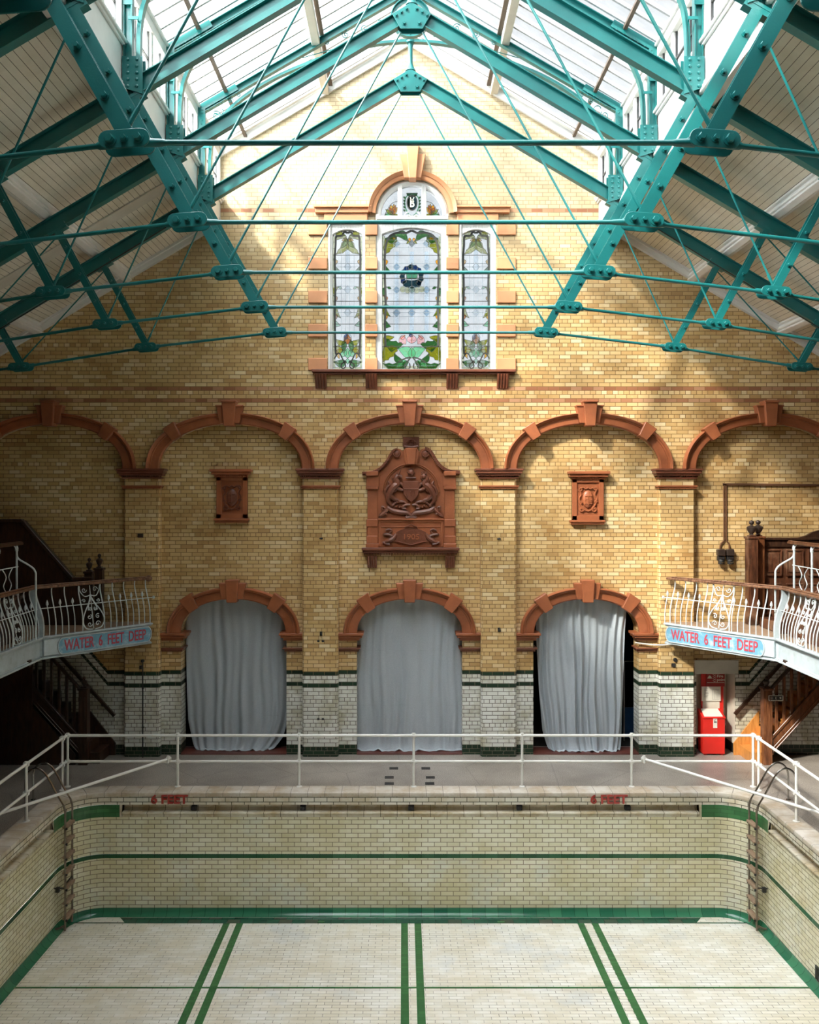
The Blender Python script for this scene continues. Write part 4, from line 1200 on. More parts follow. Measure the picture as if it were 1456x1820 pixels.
def sweep(mb, prof, path=PATH, mi=0, i0=0, i1=None):
    """prof: list of (outward offset, z, v) ; z may be a function of y"""
    rows = []; uvs = []
    for (x, y, nx, ny, L) in path[i0:i1]:
        rows.append([(x + nx * o, y + ny * o, z(y) if callable(z) else z) for o, z, v in prof]); uvs.append([(L, v if v is not None else 0) for o, z, v in prof])
    mb.grid(rows, mi, uvs)
pool = empty('swimming_pool', (0.14, PY, 0)); tag(pool, 'empty tiled swimming pool with rounded corners and green lane lines on its floor', 'swimming pool')
m = MB(); sweep(m, [(0, -.08, -.08), (0, -.222, -.222)]); part(m, 'rim_tiling', 'pool_rim', pool)
m = MB(); sweep(m, [(0, -.445, -.445), (0, -1.11, -1.11)]); sweep(m, [(0, -1.187, -1.187), (0, -2.5, -2.5)]); part(m, 'tiled_wall', 'pool_wall', pool)
m = MB(); sweep(m, [(-.001, -1.11, .01), (-.001, -1.187, .087)]); part(m, 'green_stripe', 'stripe', pool)
# indices in PATH: 0-3 left straight, 4..17 arc, 18-20 far wall, 21..35 arc, 36..38
def subpath(xa, ya, xb, yb, nx, ny, L0=0):
    n = 2; return [(xa, ya, nx, ny, L0), (xb, yb, nx, ny, L0 + math.hypot(xb - xa, yb - ya))]
tr_prof = [(0, -.222, 0), (.0, -.225, .01), (.09, -.232, .1), (.115, -.30, .17), (.09, -.352, .25), (.0, -.352, .36), (-.03, -.360, .40), (-.035, -.375, .42), (-.012, -.39, .44), (-.004, -.41, .45), (0, -.445, .49)]
TRX0, TRX1 = -5.05, 5.33
for (a, b_, nrm, nm) in (((TRX0, PY), (TRX1, PY), (0, 1), 'far'), ((PX0, PYN), (PX0, 14.86), (-1, 0), 'left'), ((PX1, 14.86), (PX1, PYN), (1, 0), 'right')):
    m = MB(); sweep(m, tr_prof, subpath(*a, *b_, *nrm))
    for p in (a, b_):
        m.face([(p[0] + nrm[0] * o, p[1] + nrm[1] * o, z) for o, z, v in tr_prof])
    tp = part(m, 'overflow_trough', 'trough', pool, smooth=True)
    if nm == 'far':
        for px_ in (344, 538, 731, 924, 1117):
            x = (px_ - CX) / 98.7; q = MB(); q.box(x - .05, x + .05, PY + .03, PY + .12, -.335, -.262); q.blob((x, PY + .02, -.30), .03, .02, .03, 8)
            sub(q, 'outlet_grille', 'iron', tp)
# glazed corner blocks where the trough stops
for i0, i1, pre, post in ((3, 18, (PX0, 14.92, -1, 0), (-5.10, PY, 0, 1)), (21, 36, (5.38, PY, 0, 1), (PX1, 14.92, 1, 0))):
    seg = PATH[i0:i1]; pth = [(*pre, seg[0][4] - .13)] + list(seg) + [(*post, seg[-1][4] + .25)]
    m = MB(); sweep(m, [(-.002, -.222, 0), (-.002, -.445, .24)], pth); part(m, 'green_corner_tiling', 'lane', pool)
for xa, xb in ((-5.10, TRX0), (TRX1, 5.38)):
    m = MB(); m.box(xa, xb, PY - .006, PY + .14, -.445, -.222); part(m, 'trough_end_block', 'trough', pool)
for xx in (PX0, PX1):
    m = MB(); m.box(xx - .01, xx + .01, 14.86, 14.92, -.445, -.222); part(m, 'trough_end_block', 'trough', pool)
m = MB()
cprof = [(0, -.08, 0), (-.006, -.07, .02), (-.010, -.045, .04), (-.006, -.012, .08), (.01, 0, .11), (.33, .006, .43), (.335, -.02, .45)]
sweep(m, cprof); part(m, 'coping', 'coping', pool, smooth=True)
# cove and gutter at the foot of the walls
m = MB(); cv = []
for k in range(7):
    a = math.pi / 2 * k / 6
    cv.append((-.004 - .11 * (1 - math.cos(a)) , (lambda y, a=a: fl_z(y) + .003 + .125 * (1 - math.sin(a))), .18 * k / 6))
sweep(m, cv); part(m, 'cove', 'cove', pool, smooth=True)
m = MB(); x0, x1 = -5.05, 5.33; yb = PY - .12
m.face([(x0, yb - .0, fl_z(yb) + .003), (x1, yb, fl_z(yb) + .003), (x1 - .14, yb - .20, fl_z(yb - .2) + .004), (x0 + .14, yb - .20, fl_z(yb - .2) + .004)])
m.face([(PX0 + .16, yb - .20, fl_z(yb - .2) + .005), (PX1 - .16, yb - .20, fl_z(yb - .2) + .005), (PX1 - .16, yb - .235, fl_z(yb - .235) + .005), (PX0 + .16, yb - .235, fl_z(yb - .235) + .005)])
part(m, 'drain_channel', 'gutter', pool)
m = MB(); m.face([(PX0 - .3, PYN, fl_z(PYN)), (PX1 + .3, PYN, fl_z(PYN)), (PX1 + .3, PY + .3, fl_z(PY + .3)), (PX0 - .3, PY + .3, fl_z(PY + .3))])
part(m, 'tiled_floor', 'pool_floor', pool)
YL1 = yb - .23
for xa, xb in ((-3.16, -3.042), (-2.926, -2.808), (-.028, .090), (.206, .324), (3.074, 3.192), (3.324, 3.442)):
    m = MB(); zo = .003
    m.face([(xa, -4, fl_z(-4) + zo), (xb, -4, fl_z(-4) + zo), (xb, YL1, fl_z(YL1) + zo), (xa, YL1, fl_z(YL1) + zo)]); part(m, 'lane_line', 'lane', pool)
ly = 13.17
m = MB()
m.face([(PX0 + .1, ly, fl_z(ly) + .006), (PX1 - .1, ly, fl_z(ly) + .006), (PX1 - .1, ly + .042, fl_z(ly) + .005), (PX0 + .1, ly + .042, fl_z(ly) + .005)])
part(m, 'cross_line', 'lane', pool)
for px_ in (573, 888):
    x = (px_ - CX) / 99; m = MB(); m.box(x - .06, x + .06, yb - .21, yb - .16, fl_z(15.4) - .01, fl_z(15.4) + .012); part(m, 'marker_tile', 'lane', pool)
for px_ in (268.5, 1049):
    x = (px_ - CX) / 98.7
    mt = Matrix.Translation((x, PY - .012, H - (1420.8 - CY) / 98.7)) @ UPRIGHT
    t = text_mesh('depth_lettering', '6 FEET', .215, 'tile_red', mt, None, .013, .006, 'LEFT', 1.09); t['label'] = 'red 6 FEET lettering'
    t.parent = pool; t.location = -Vector(pool.location)
m = MB(); q = Vector((PX1 - .004, 13.35, 0)); m.box(PX1 - .02, PX1 + .01, 12.95, 13.2, -1.97, -1.76)
for k in range(5): m.box(PX1 - .028, PX1 - .018, 12.97 + k * .045, 12.99 + k * .045, -1.95, -1.78)
o = part(m, 'inlet_grating', 'iron', pool)

# ------------------------------------------------------------------ deck
m = MB(); OP = pool_path(.33)
yb2 = OP[18][1]
m.face([(XL, yb2, 0), (XR, yb2, 0), (XR, 18.6, 0), (XL, 18.6, 0)])
m.face([(XL, -9, 0), (OP[0][0], -9, 0), (OP[0][0], yb2, 0), (XL, yb2, 0)]); m.face([(OP[-1][0], -9, 0), (XR, -9, 0), (XR, yb2, 0), (OP[-1][0], yb2, 0)])
m.face([(OP[0][0], -9, 0), (OP[-1][0], -9, 0), (OP[-1][0], PYN, 0), (OP[0][0], PYN, 0)])
for i0, i1, cx in ((3, 17, OP[3][0]), (21, 35, OP[-4][0])):
    for a, b_ in zip(OP[i0:i1], OP[i0 + 1:i1 + 1]):
        m.face([(a[0], a[1], 0), (b_[0], b_[1], 0), (cx, yb2, 0)])
m.face([(XL, -9, -3), (XR, -9, -3), (XR, 18.6, -3), (XL, 18.6, -3)])
m.face([(PX0 - .33, PYN, 0), (PX1 + .33, PYN, 0), (PX1 + .33, PYN, -3), (PX0 - .33, PYN, -3)])
struct(m.build('floor', 'terrazzo'))
for i, dc in enumerate(DOOR_C):
    m = MB(); m.box(dc - D_A, dc + D_A, YR - .02, JAMB + .05, .0, .022); o = m.build('threshold', 'red_step')
    tag(o, ['dull red threshold under the leftmost curtain', 'dull red threshold under the middle curtain', 'dull red threshold under the rightmost curtain'][i], 'threshold', 'door thresholds')
FP = [(700, 1366, 'left, row farthest from the pool'), (757, 1366, 'right, row farthest from the pool'), (692, 1382, 'left, middle row'), (765, 1382, 'right, middle row'), (692, 1393, 'left, row nearest the pool'), (764, 1393, 'right, row nearest the pool')]
for px_, py_, pos in FP:
    yy = H * F / (py_ - CY); x = (px_ - CX) * yy / F
    m = MB(); m.box(x - .085, x + .085, yy - .06, yy + .06, 0, .012); m.box(x - .055, x + .055, yy - .03, yy + .03, .012, .018); o = m.build('floor_socket', 'iron', bevel=.003)
    tag(o, 'small dark metal plate set in the deck: ' + pos, 'floor plate', 'dark plates in the deck')

# ------------------------------------------------------------------ railings
ZT, ZM_ = .94, .465
RX0, RX1, RY = -6.17, 6.45, 16.0
def fitting(mb, x, y, z, r=.032):
    mb.blob((x, y, z), r * 1.15, r * 1.15, r * 1.15, 10)
    for d in ((1, 0, 0), (0, 0, 1)):
        d = Vector(d); c = Vector((x, y, z)); mb.tube([c - d * .045, c + d * .045], r, 10)
rr = .0235
back = empty('pool_railing', (XC, RY, 0)); tag(back, 'white two-bar tube railing across the far end of the pool', 'railing', 'white pool railings')
m = MB(); m.tube([(RX0, RY, ZT), (RX1, RY, ZT)], rr + .002, 10); part(m, 'top_rail', 'white_rail', back, smooth=True)
m = MB(); m.tube([(RX0, RY, ZM_), (RX1, RY, ZM_)], rr, 10); part(m, 'middle_rail', 'white_rail', back, smooth=True)
for x in (RX0 + .02, -4.13, -1.90, .20, 2.19, 4.20, RX1 - .02):
    m = MB(); m.tube([(x, RY, 0), (x, RY, ZT)], rr, 10); m.lathe([(.055, 0), (.055, .012), (.03, .02)], (x, RY, 0), 12)
    p = part(m, 'post', 'white_rail', back, smooth=True)
    for zz in (ZT, ZM_): m = MB(); fitting(m, x, RY, zz); sub(m, 'clamp', 'white_rail', p, smooth=True)
for s, X, lab in ((-1, RX0, 'white tube railing running along the left side of the pool'), (1, RX1, 'white tube railing running along the right side of the pool')):
    root = empty('pool_railing', (X, 14.3, 0)); tag(root, lab, 'railing', 'white pool railings')
    m = MB(); m.tube([(X, RY, ZT), (X, 2, ZT)], rr + .002, 10); part(m, 'top_rail', 'white_rail', root, smooth=True)
    m = MB(); m.tube([(X, RY, ZM_), (X, 2, ZM_)], rr, 10); part(m, 'middle_rail', 'white_rail', root, smooth=True)
    for yy in (15.80, 14.29, 12.2, 10, 7.8, 5.6):
        m = MB(); m.tube([(X, yy, 0), (X, yy, ZT)], rr, 10); m.lathe([(.055, 0), (.055, .012), (.03, .02)], (X, yy, 0), 12)
        p = part(m, 'post', 'white_rail', root, smooth=True)
        for zz in (ZT, ZM_): m = MB(); fitting(m, X, yy, zz); sub(m, 'clamp', 'white_rail', p, smooth=True)
for s, lab in ((-1, 'loose white tube slanting across the left corner of the pool, clamped to two railings'), (1, 'loose white tube slanting across the right corner of the pool, clamped to two railings')):
    if s < 0: a = W(299, 1349, 15.93); pm = W(50, 1429.5, 14.20)
    else: a = W(1145, 1349, 15.93); pm = W(1406, 1429, 14.30)
    e = pm + (pm - a) * .55
    root = empty('slanting_tube', a); tag(root, lab, 'tube', 'slanting tubes over the pool corners')
    m = MB(); m.tube([a, e], .026, 10); part(m, 'tube', 'white_rail', root, smooth=True)
    m = MB(); fitting(m, a.x, a.y + .03, a.z, .03); m.tube([a + Vector((0, -.02, -.07)), a + Vector((0, -.02, .07))], .02, 8); part(m, 'clamp', 'white_rail', root, smooth=True)

# ------------------------------------------------------------------ ladders
for s, X, lab in ((-1, -5.80, 'tarnished pool ladder with steel hoops at the left pool corner'), (1, 6.08, 'tarnished pool ladder with steel hoops at the right pool corner')):
    root = empty('pool_ladder', (X, 15.1, 0)); tag(root, lab, 'ladder', 'pool ladders')
    ya, yb_ = 14.98, 15.30
    zb_ = fl_z(15.1) + .13
    for yy in (ya, yb_):
        m = MB(); P = [(X - s * .0, yy, -.30), (X, yy, zb_ + .06), (X + s * .03, yy, zb_ + .0), (X + s * .12, yy, zb_ - .05), (X + s * .20, yy, zb_ - .05)]
        m.tube(smooth_path([(X + s * .03, yy, .02), (X + s * .0, yy, -.08), (X, yy, -.2)], 4)[:-1] + smooth_path(P, 3), .019, 8); part(m, 'stile', 'brass', root, smooth=True)
        m = MB()
        hp = [(X + s * .03, yy, .02), (X + s * .15, yy, .22), (X + s * .28, yy, .46), (X + s * .38, yy, .60), (X + s * .50, yy, .655), (X + s * .62, yy, .60), (X + s * .68, yy, .46), (X + s * .685, yy, .25), (X + s * .685, yy, .0)]
        m.tube(smooth_path(hp, 4), .017, 8); m.lathe([(.04, 0), (.04, .012)], (X + s * .685, yy, 0), 12); part(m, 'hoop', 'steel', root, smooth=True)
    for k in range(7):
        zz = -.36 - k * .262 + .0
        m = MB(); m.box(X - .05, X + .05, ya - .01, yb_ + .01, zz - .02, zz + .02)
        t = part(m, 'tread', 'tread', root, bevel=.006)
        m = MB()
        for yy in (ya, yb_): m.blob((X - s * .03, yy - .02, zz - .02), .022, .018, .022, 8)
        sub(m, 'bolt', 'iron', t)
    m = MB(); m.tube([(X, ya, -1.33), (X, yb_, -1.33)], .012, 6); m.tube([(X, ya, -1.40), (X + s * .18, ya - .02, -1.40)], .012, 6); m.box(X + s * .12 - .03, X + s * .12 + .03, ya - .05, ya + .01, -1.46, -1.38)
    part(m, 'wall_bracket', 'iron', root)

# ------------------------------------------------------------------ curtains
def curtain(label, pts, ytop, seed, folds, amp, seams, bow=0.0):
    """pts: list of (py, px_left, px_right) down the cloth"""
    rnd = random.Random(seed)
    ph = [(rnd.uniform(0, 6.28), f, rnd.uniform(.5, 1)) for f in folds]
    m = MB(); nx, nz = 150, 46
    def edge(py, k):
        for a, b_ in zip(pts[:-1], pts[1:]):
            if a[0] <= py <= b_[0]:
                t = (py - a[0]) / (b_[0] - a[0]); t2 = t * t * (3 - 2 * t) if False else t; return a[k] + (b_[k] - a[k]) * t2
        return pts[-1][k]
    rows = []
    for j in range(nz + 1):
        py = pts[0][0] + (pts[-1][0] - pts[0][0]) * j / nz; t = j / nz
        l = W(edge(py, 1), py, ytop); r = W(edge(py, 2), py, ytop); z = max(.03, l.z); row = []
        for i in range(nx + 1):
            u = i / nx; uu = u + .012 * math.sin(3.1 * t * 3 + u * 9 + seed)
            d = sum(a * math.sin(f * 2 * math.pi * uu + p + .8 * math.sin(2.2 * t + f)) for p, f, a in ph) / len(ph)
            d2 = math.sin(2 * math.pi * uu * folds[0] * 2.7 + seed + t * 1.5) * .25
            A = amp * (.25 + .85 * t) * (1 - .55 * math.exp(-((t - .97) / .05) ** 2))
            zz = z + (.02 * math.sin(u * 31 + seed) + .012 * math.sin(u * 67)) * max(0, (t - .85) / .15)
            yy = ytop + A * (d + d2) - bow * math.sin(math.pi * u) * t ** 3 - (.10 * max(0, (t - .95) / .05) ** 2)
            row.append((l.x + (r.x - l.x) * u, yy, max(.028, zz)))
        rows.append(row)
    m.grid(rows)
    root = empty('curtain', (rows[0][nx // 2][0], ytop, 0)); tag(root, label, 'curtain', 'grey curtains in the doorways')
    o = part(m, 'cloth', 'cloth', root, smooth=True)
    sm = MB()
    for py in seams:
        j = int((py - pts[0][0]) / (pts[-1][0] - pts[0][0]) * nz)
        row = rows[j]
        sm = MB(); sm.grid([[(p[0], p[1] - .006, p[2] + .005) for p in row[2:-2]], [(p[0], p[1] - .006, p[2] - .005) for p in row[2:-2]]]); part(sm, 'seam', 'seam', root)
    return root
curtain('grey curtain in the leftmost doorway, its lower corners pulled inwards', [(1040, 322, 520), (1062, 326, 516), (1120, 330, 515), (1240, 333, 513), (1280, 334, 512), (1310, 340, 503), (1325, 344, 492), (1336, 352, 480)], 18.30, 3, [4, 8, 13], .085, [1277], .05)
curtain('grey curtain filling the whole middle doorway', [(1040, 634, 826), (1120, 633, 823), (1300, 632, 824), (1337, 633, 823)], 18.26, 8, [5, 10, 15], .065, [1160, 1256], .03)
curtain('grey curtain in the rightmost doorway with a dark gap at its right', [(1040, 950, 1118), (1120, 953, 1111), (1230, 958, 1108), (1300, 965, 1106), (1325, 972, 1104), (1338, 978, 1100)], 18.24, 21, [4, 8, 13], .12, [1160, 1262], .05)
m = MB(); a = W(1108, 1258, 19.2); m.box(a.x, a.x + .30, 19.2, 19.25, 0, a.z); o = m.build('screen_panel', 'blue'); tag(o, 'dark blue panel glimpsed beside the right curtain', 'panel')
m = MB(); a = W(1106, 1175, 19.0); m.box(a.x, a.x + .5, 19.0, 19.03, a.z - .02, a.z); m.box(a.x + .03, a.x + .06, 19.0, 19.03, 0, a.z); m.box(a.x + .42, a.x + .45, 19.0, 19.03, 0, a.z)
o = m.build('clothes_rail', 'ink_grey'); tag(o, 'dim metal frame standing in the dark behind the right curtain', 'frame')

# ------------------------------------------------------------------ terracotta crest
YC = YR
def cw(zx, zy): v = W(630 + zx / 7, 760 + zy / 7, YC); return (v.x, v.z)
def c3(zx, zy, d): a = cw(zx, zy); return (a[0], YC - d, a[1])
crest = empty('crest_panel', (cw(705, 0)[0], YC, cw(0, 1580)[1])); tag(crest, 'large carved terracotta coat of arms panel under the middle wide arch', 'crest')
half = [(165, 1490), (165, 1345), (152, 1340), (152, 1235), (165, 1230), (165, 770), (150, 760), (150, 600), (105, 590), (105, 552), (230, 535), (320, 490), (390, 415), (440, 330), (480, 275), (530, 258), (580, 275), (605, 300)]
poly = half + [(1410 - x, z) for x, z in half[::-1]]
m = MB(); m.prism([cw(*p) for p in poly], YC - .05, YC); part(m, 'backing', 'terra', crest, bevel=.006)
for s in (-1, 1):
    X = lambda v: 705 + s * (v - 705)
    m = MB()
    P = [Vector(cw(X(x), z)) for x, z in [(100, 565), (230, 552), (325, 505), (395, 430), (445, 345), (490, 285), (535, 272)]]
    P = [Vector((v.x, v.y)) for v in smooth_path([(p.x, p.y) for p in P], 4)]
    for a, b_ in zip(P[:-1], P[1:]):
        m.beam(a, b_, .045, .15, 0, YC - .075); m.beam(a, b_, .03, .11, -.035 if s < 0 else -.035, YC - .055)
    part(m, 'scrolled_pediment', 'terra_dark', crest, bevel=.006)
    m = MB()
    def blk(x0, x1, z0, z1, d):
        a = cw(X(x0), z1); b_ = cw(X(x1), z0); m.box(min(a[0], b_[0]), max(a[0], b_[0]), YC - d, YC - .04, a[1], b_[1])
    blk(165, 290, 770, 1480, .08); blk(150, 300, 545, 600, .16); blk(150, 310, 600, 735, .10); blk(145, 300, 735, 770, .13); blk(150, 292, 1140, 1230, .10); blk(152, 292, 1345, 1440, .10); blk(145, 305, 1440, 1490, .12)
    part(m, 'pilaster', 'terra', crest, bevel=.008)
    m = MB(); a = cw(X(530), 325)
    m.tube([(p[0], YC - .11, p[2]) for p in spiral(a[0], a[1], .085, 2.2, math.pi / 2, 0, s)], .014, 6); m.blob((a[0], YC - .09, a[1]), .08, .04, .08, 12)
    part(m, 'rosette', 'terra_dark', crest, smooth=True)
    m = MB(); a, b_ = cw(X(165), 1735), cw(X(280), 1590)
    x0, x1 = min(a[0], b_[0]), max(a[0], b_[0])
    for k in range(4):
        xa = x0 + (x1 - x0) * (k + .5) / 4
        m.tube([(xa, YC - .02 - .12 * (1 - t / 8), b_[1] - (b_[1] - a[1]) * t / 6) for t in range(7)], [(x1 - x0) / 8 + .004] * 7, 8)
    part(m, 'corbel', 'terra_dark', crest, smooth=True)
m = MB(); a, b_ = cw(95, 1580), cw(1300, 1490)
m.box(a[0], b_[0], YC - .20, YC, b_[1] - .05, b_[1]); m.box(a[0] + .02, b_[0] - .02, YC - .16, YC, a[1] + .04, b_[1] - .05); 
for k in range(60):
    xx = a[0] + .06 + (b_[0] - a[0] - .12) * k / 59; m.box(xx - .008, xx + .008, YC - .15, YC, a[1], a[1] + .04)
part(m, 'sill', 'terra_dark', crest, bevel=.005)
m = MB(); a, b_ = cw(605, 245), cw(805, 120); m.box(a[0], b_[0], YC - .08, YC, a[1], b_[1])
a = cw(705, 235); m.tube([c3(620, 235, .12), c3(705, 250, .13), c3(790, 235, .12)], .022, 8)
for k in range(5):
    m.blob(c3(655 + k * 25, 185 - 14 * math.sin(math.pi * k / 4), .10), .022, .03, .022, 8)
m.tube([c3(660, 215, .10), c3(670, 165, .12), c3(705, 148, .13), c3(740, 165, .12), c3(750, 215, .10)], .014, 6)
part(m, 'crown', 'terra_dark', crest, smooth=True)
m = MB(); P = [cw(*p) for p in ((605, 300), (635, 255), (775, 255), (805, 300), (795, 370), (775, 465), (635, 465), (615, 370))]; m.prism(P, YC - .15, YC - .04)
P = [cw(*p) for p in ((635, 262), (775, 262), (750, 462), (660, 462))]; m.prism(P, YC - .19, YC - .14); part(m, 'keystone', 'terra', crest, bevel=.008)
m = MB()
for r_, d in ((350, .08), (330, .065)):
    m.tube([c3(705 + r_ * math.cos(math.pi * k / 24), 800 - r_ * math.sin(math.pi * k / 24), d) for k in range(25)] , .014, 6)
part(m, 'arched_moulding', 'terra', crest, smooth=True)
m = MB(); m.prism([cw(*p) for p in ((605, 668), (805, 668), (805, 760), (795, 830), (760, 885), (705, 925), (650, 885), (615, 830), (605, 760))], YC - .13, YC - .04)
m.beam(cw(612, 765), cw(798, 765), .02, .02, 0, YC - .135)
for o in (0, 55, 110): m.beam(cw(640 + o, 790), cw(660 + o * .9, 870 - o * .3), .018, .02, 0, YC - .135)
part(m, 'shield', 'terra_dark', crest, bevel=.008)
m = MB(); m.blob(c3(703, 560, .10), .07, .06, .08, 14); m.tube([c3(640, 625, .10), c3(765, 625, .10)], .018, 8)
m.tube([c3(655, 560, .11), c3(703, 575, .17), c3(750, 560, .11)], .012, 6); m.tube([c3(665, 520, .11), c3(703, 505, .16), c3(740, 520, .11)], .012, 6)
part(m, 'helmet', 'terra_dark', crest, smooth=True)
def limb(mb, pts, r, d=.10): mb.tube(smooth_path([c3(x, z, d) for x, z in pts], 4), [1.35 * r0 for r0 in interp_r(r, (len(pts) - 1) * 4 + 1)], 8)
def interp_r(r, n):
    out = []
    for i in range(n):
        t = i / (n - 1) * (len(r) - 1); k = min(int(t), len(r) - 2); out.append(r[k] + (r[k + 1] - r[k]) * (t - k))
    return out
for s, nm in ((-1, 'unicorn_supporter'), (1, 'lion_supporter')):
    m = MB(); X = lambda v: 705 + (v - 705) * (-s)
    limb(m, [(X(430), 850), (X(455), 790), (X(500), 730), (X(535), 700), (X(520), 640), (X(545), 595)], [.05, .055, .06, .055, .045, .035])
    limb(m, [(X(430), 850), (X(420), 900), (X(450), 950), (X(470), 980)], [.05, .035, .022, .02])
    limb(m, [(X(455), 850), (X(500), 890), (X(540), 900), (X(560), 930)], [.045, .03, .02, .018])
    limb(m, [(X(530), 710), (X(580), 700), (X(610), 740)], [.04, .025, .018]); limb(m, [(X(520), 740), (X(570), 770), (X(610), 780)], [.04, .024, .018])
    limb(m, [(X(415), 850), (X(385), 810), (X(410), 750), (X(445), 710), (X(420), 670)], [.02, .02, .024, .022, .012])
    for k in range(6): m.blob(c3(X(470 + k * 7), 640 + k * 14, .11), .02, .03, .02, 6)
    a = c3(X(490), 755, .09); m.blob(a, .085, .06, .10, 12); m.blob(c3(X(440), 850, .085), .065, .05, .07, 12)
    if s < 0: limb(m, [(545, 600), (590, 615)], [.035, .025]); limb(m, [(555, 575), (585, 500)], [.012, .004], .13); m.blob(c3(530, 575, .12), .014, .014, .03, 6)
    else:
        m.blob(c3(865, 610, .13), .058, .05, .058, 12)
        for k in range(9):
            a = 2 * math.pi * k / 9; m.blob(c3(865 + 34 * math.cos(a), 620 + 36 * math.sin(a), .11), .024, .024, .024, 6)
        for k in range(4): m.blob(c3(838 + k * 18, 560, .13), .014, .02, .026, 6)
        m.tube([c3(830, 575, .14), c3(902, 575, .14)], .014, 6)
    part(m, nm, 'terra_dark', crest, smooth=True)
m = MB()
for s in (-1, 1):
    X = lambda v: 705 + (v - 705) * (-s)
    limb(m, [(X(705), 1100), (X(650), 1060), (X(560), 1050), (X(470), 1030), (X(420), 1000), (X(400), 1040)], [.03, .04, .042, .04, .035, .02], .07)
    limb(m, [(X(420), 1010), (X(370), 1060), (X(330), 1090), (X(305), 1115)], [.03, .035, .03, .012], .07)
    limb(m, [(X(350), 1030), (X(345), 985), (X(380), 1000), (X(370), 1050), (X(400), 1080)], [.016] * 5, .09)
    limb(m, [(X(640), 1010), (X(600), 1000), (X(640), 960), (X(690), 960)], [.018] * 4, .10); limb(m, [(X(430), 950), (X(480), 960), (X(530), 920), (X(620), 925), (X(650), 960)], [.02] * 5, .08)
    for k in range(6): m.blob(c3(X(520 + k * 22), 985 - 10 * math.sin(k * 2), .08), .026, .03, .024, 8)
    limb(m, [(X(660), 1100), (X(640), 1120), (X(705), 1110)], [.02] * 3, .08)
part(m, 'motto_scroll', 'terra_dark', crest, smooth=True)
m = MB()
for (x0, x1, z0, z1, d) in ((295, 1110, 1125, 1150, .10), (300, 1105, 1150, 1175, .075), (330, 1070, 1225, 1240, .065), (300, 330, 1175, 1480, .065), (1075, 1105, 1175, 1480, .065)):
    a, b_ = cw(x0, z1), cw(x1, z0); m.box(a[0], b_[0], YC - d, YC - .04, a[1], b_[1])
part(m, 'panel_frame', 'terra', crest, bevel=.005)
m = MB()
m.prism([cw(*p) for p in ((520, 1300), (580, 1270), (630, 1255), (705, 1235), (780, 1255), (830, 1270), (890, 1300), (900, 1400), (840, 1425), (780, 1430), (705, 1460), (630, 1430), (570, 1425), (510, 1400))], YC - .075, YC - .04)
m.tube([c3(*p, .085) for p in ((500, 1410), (560, 1420), (630, 1440), (705, 1458), (780, 1440), (850, 1420), (910, 1410))], .012, 6)
m.tube([c3(625, 1240, .08), c3(660, 1225, .09), c3(705, 1205, .10), c3(750, 1225, .09), c3(785, 1240, .08)], .015, 6)
for s in (-1, 1):
    X = lambda v: 705 + s * (v - 705)
    limb(m, [(X(520), 1320), (X(490), 1370), (X(440), 1400), (X(380), 1425)], [.02, .035, .04, .02], .08); limb(m, [(X(470), 1350), (X(430), 1330), (X(380), 1325), (X(355), 1330)], [.025, .024, .02, .008], .08)
    limb(m, [(X(390), 1280), (X(430), 1262), (X(465), 1280), (X(440), 1310)], [.014] * 4, .08); limb(m, [(X(400), 1430), (X(360), 1425), (X(400), 1445), (X(440), 1450)], [.018] * 4, .08)
part(m, 'cartouche', 'terra_dark', crest, smooth=True)
mt = Matrix.Translation((cw(705, 0)[0], YC - .086, cw(0, 1360)[1])) @ UPRIGHT
t = text_mesh('date_numerals', '1905', .155, 'terra', mt, None, .010, .002, 'CENTER', 1.15); t.parent = crest; t.location = -Vector(crest.location)

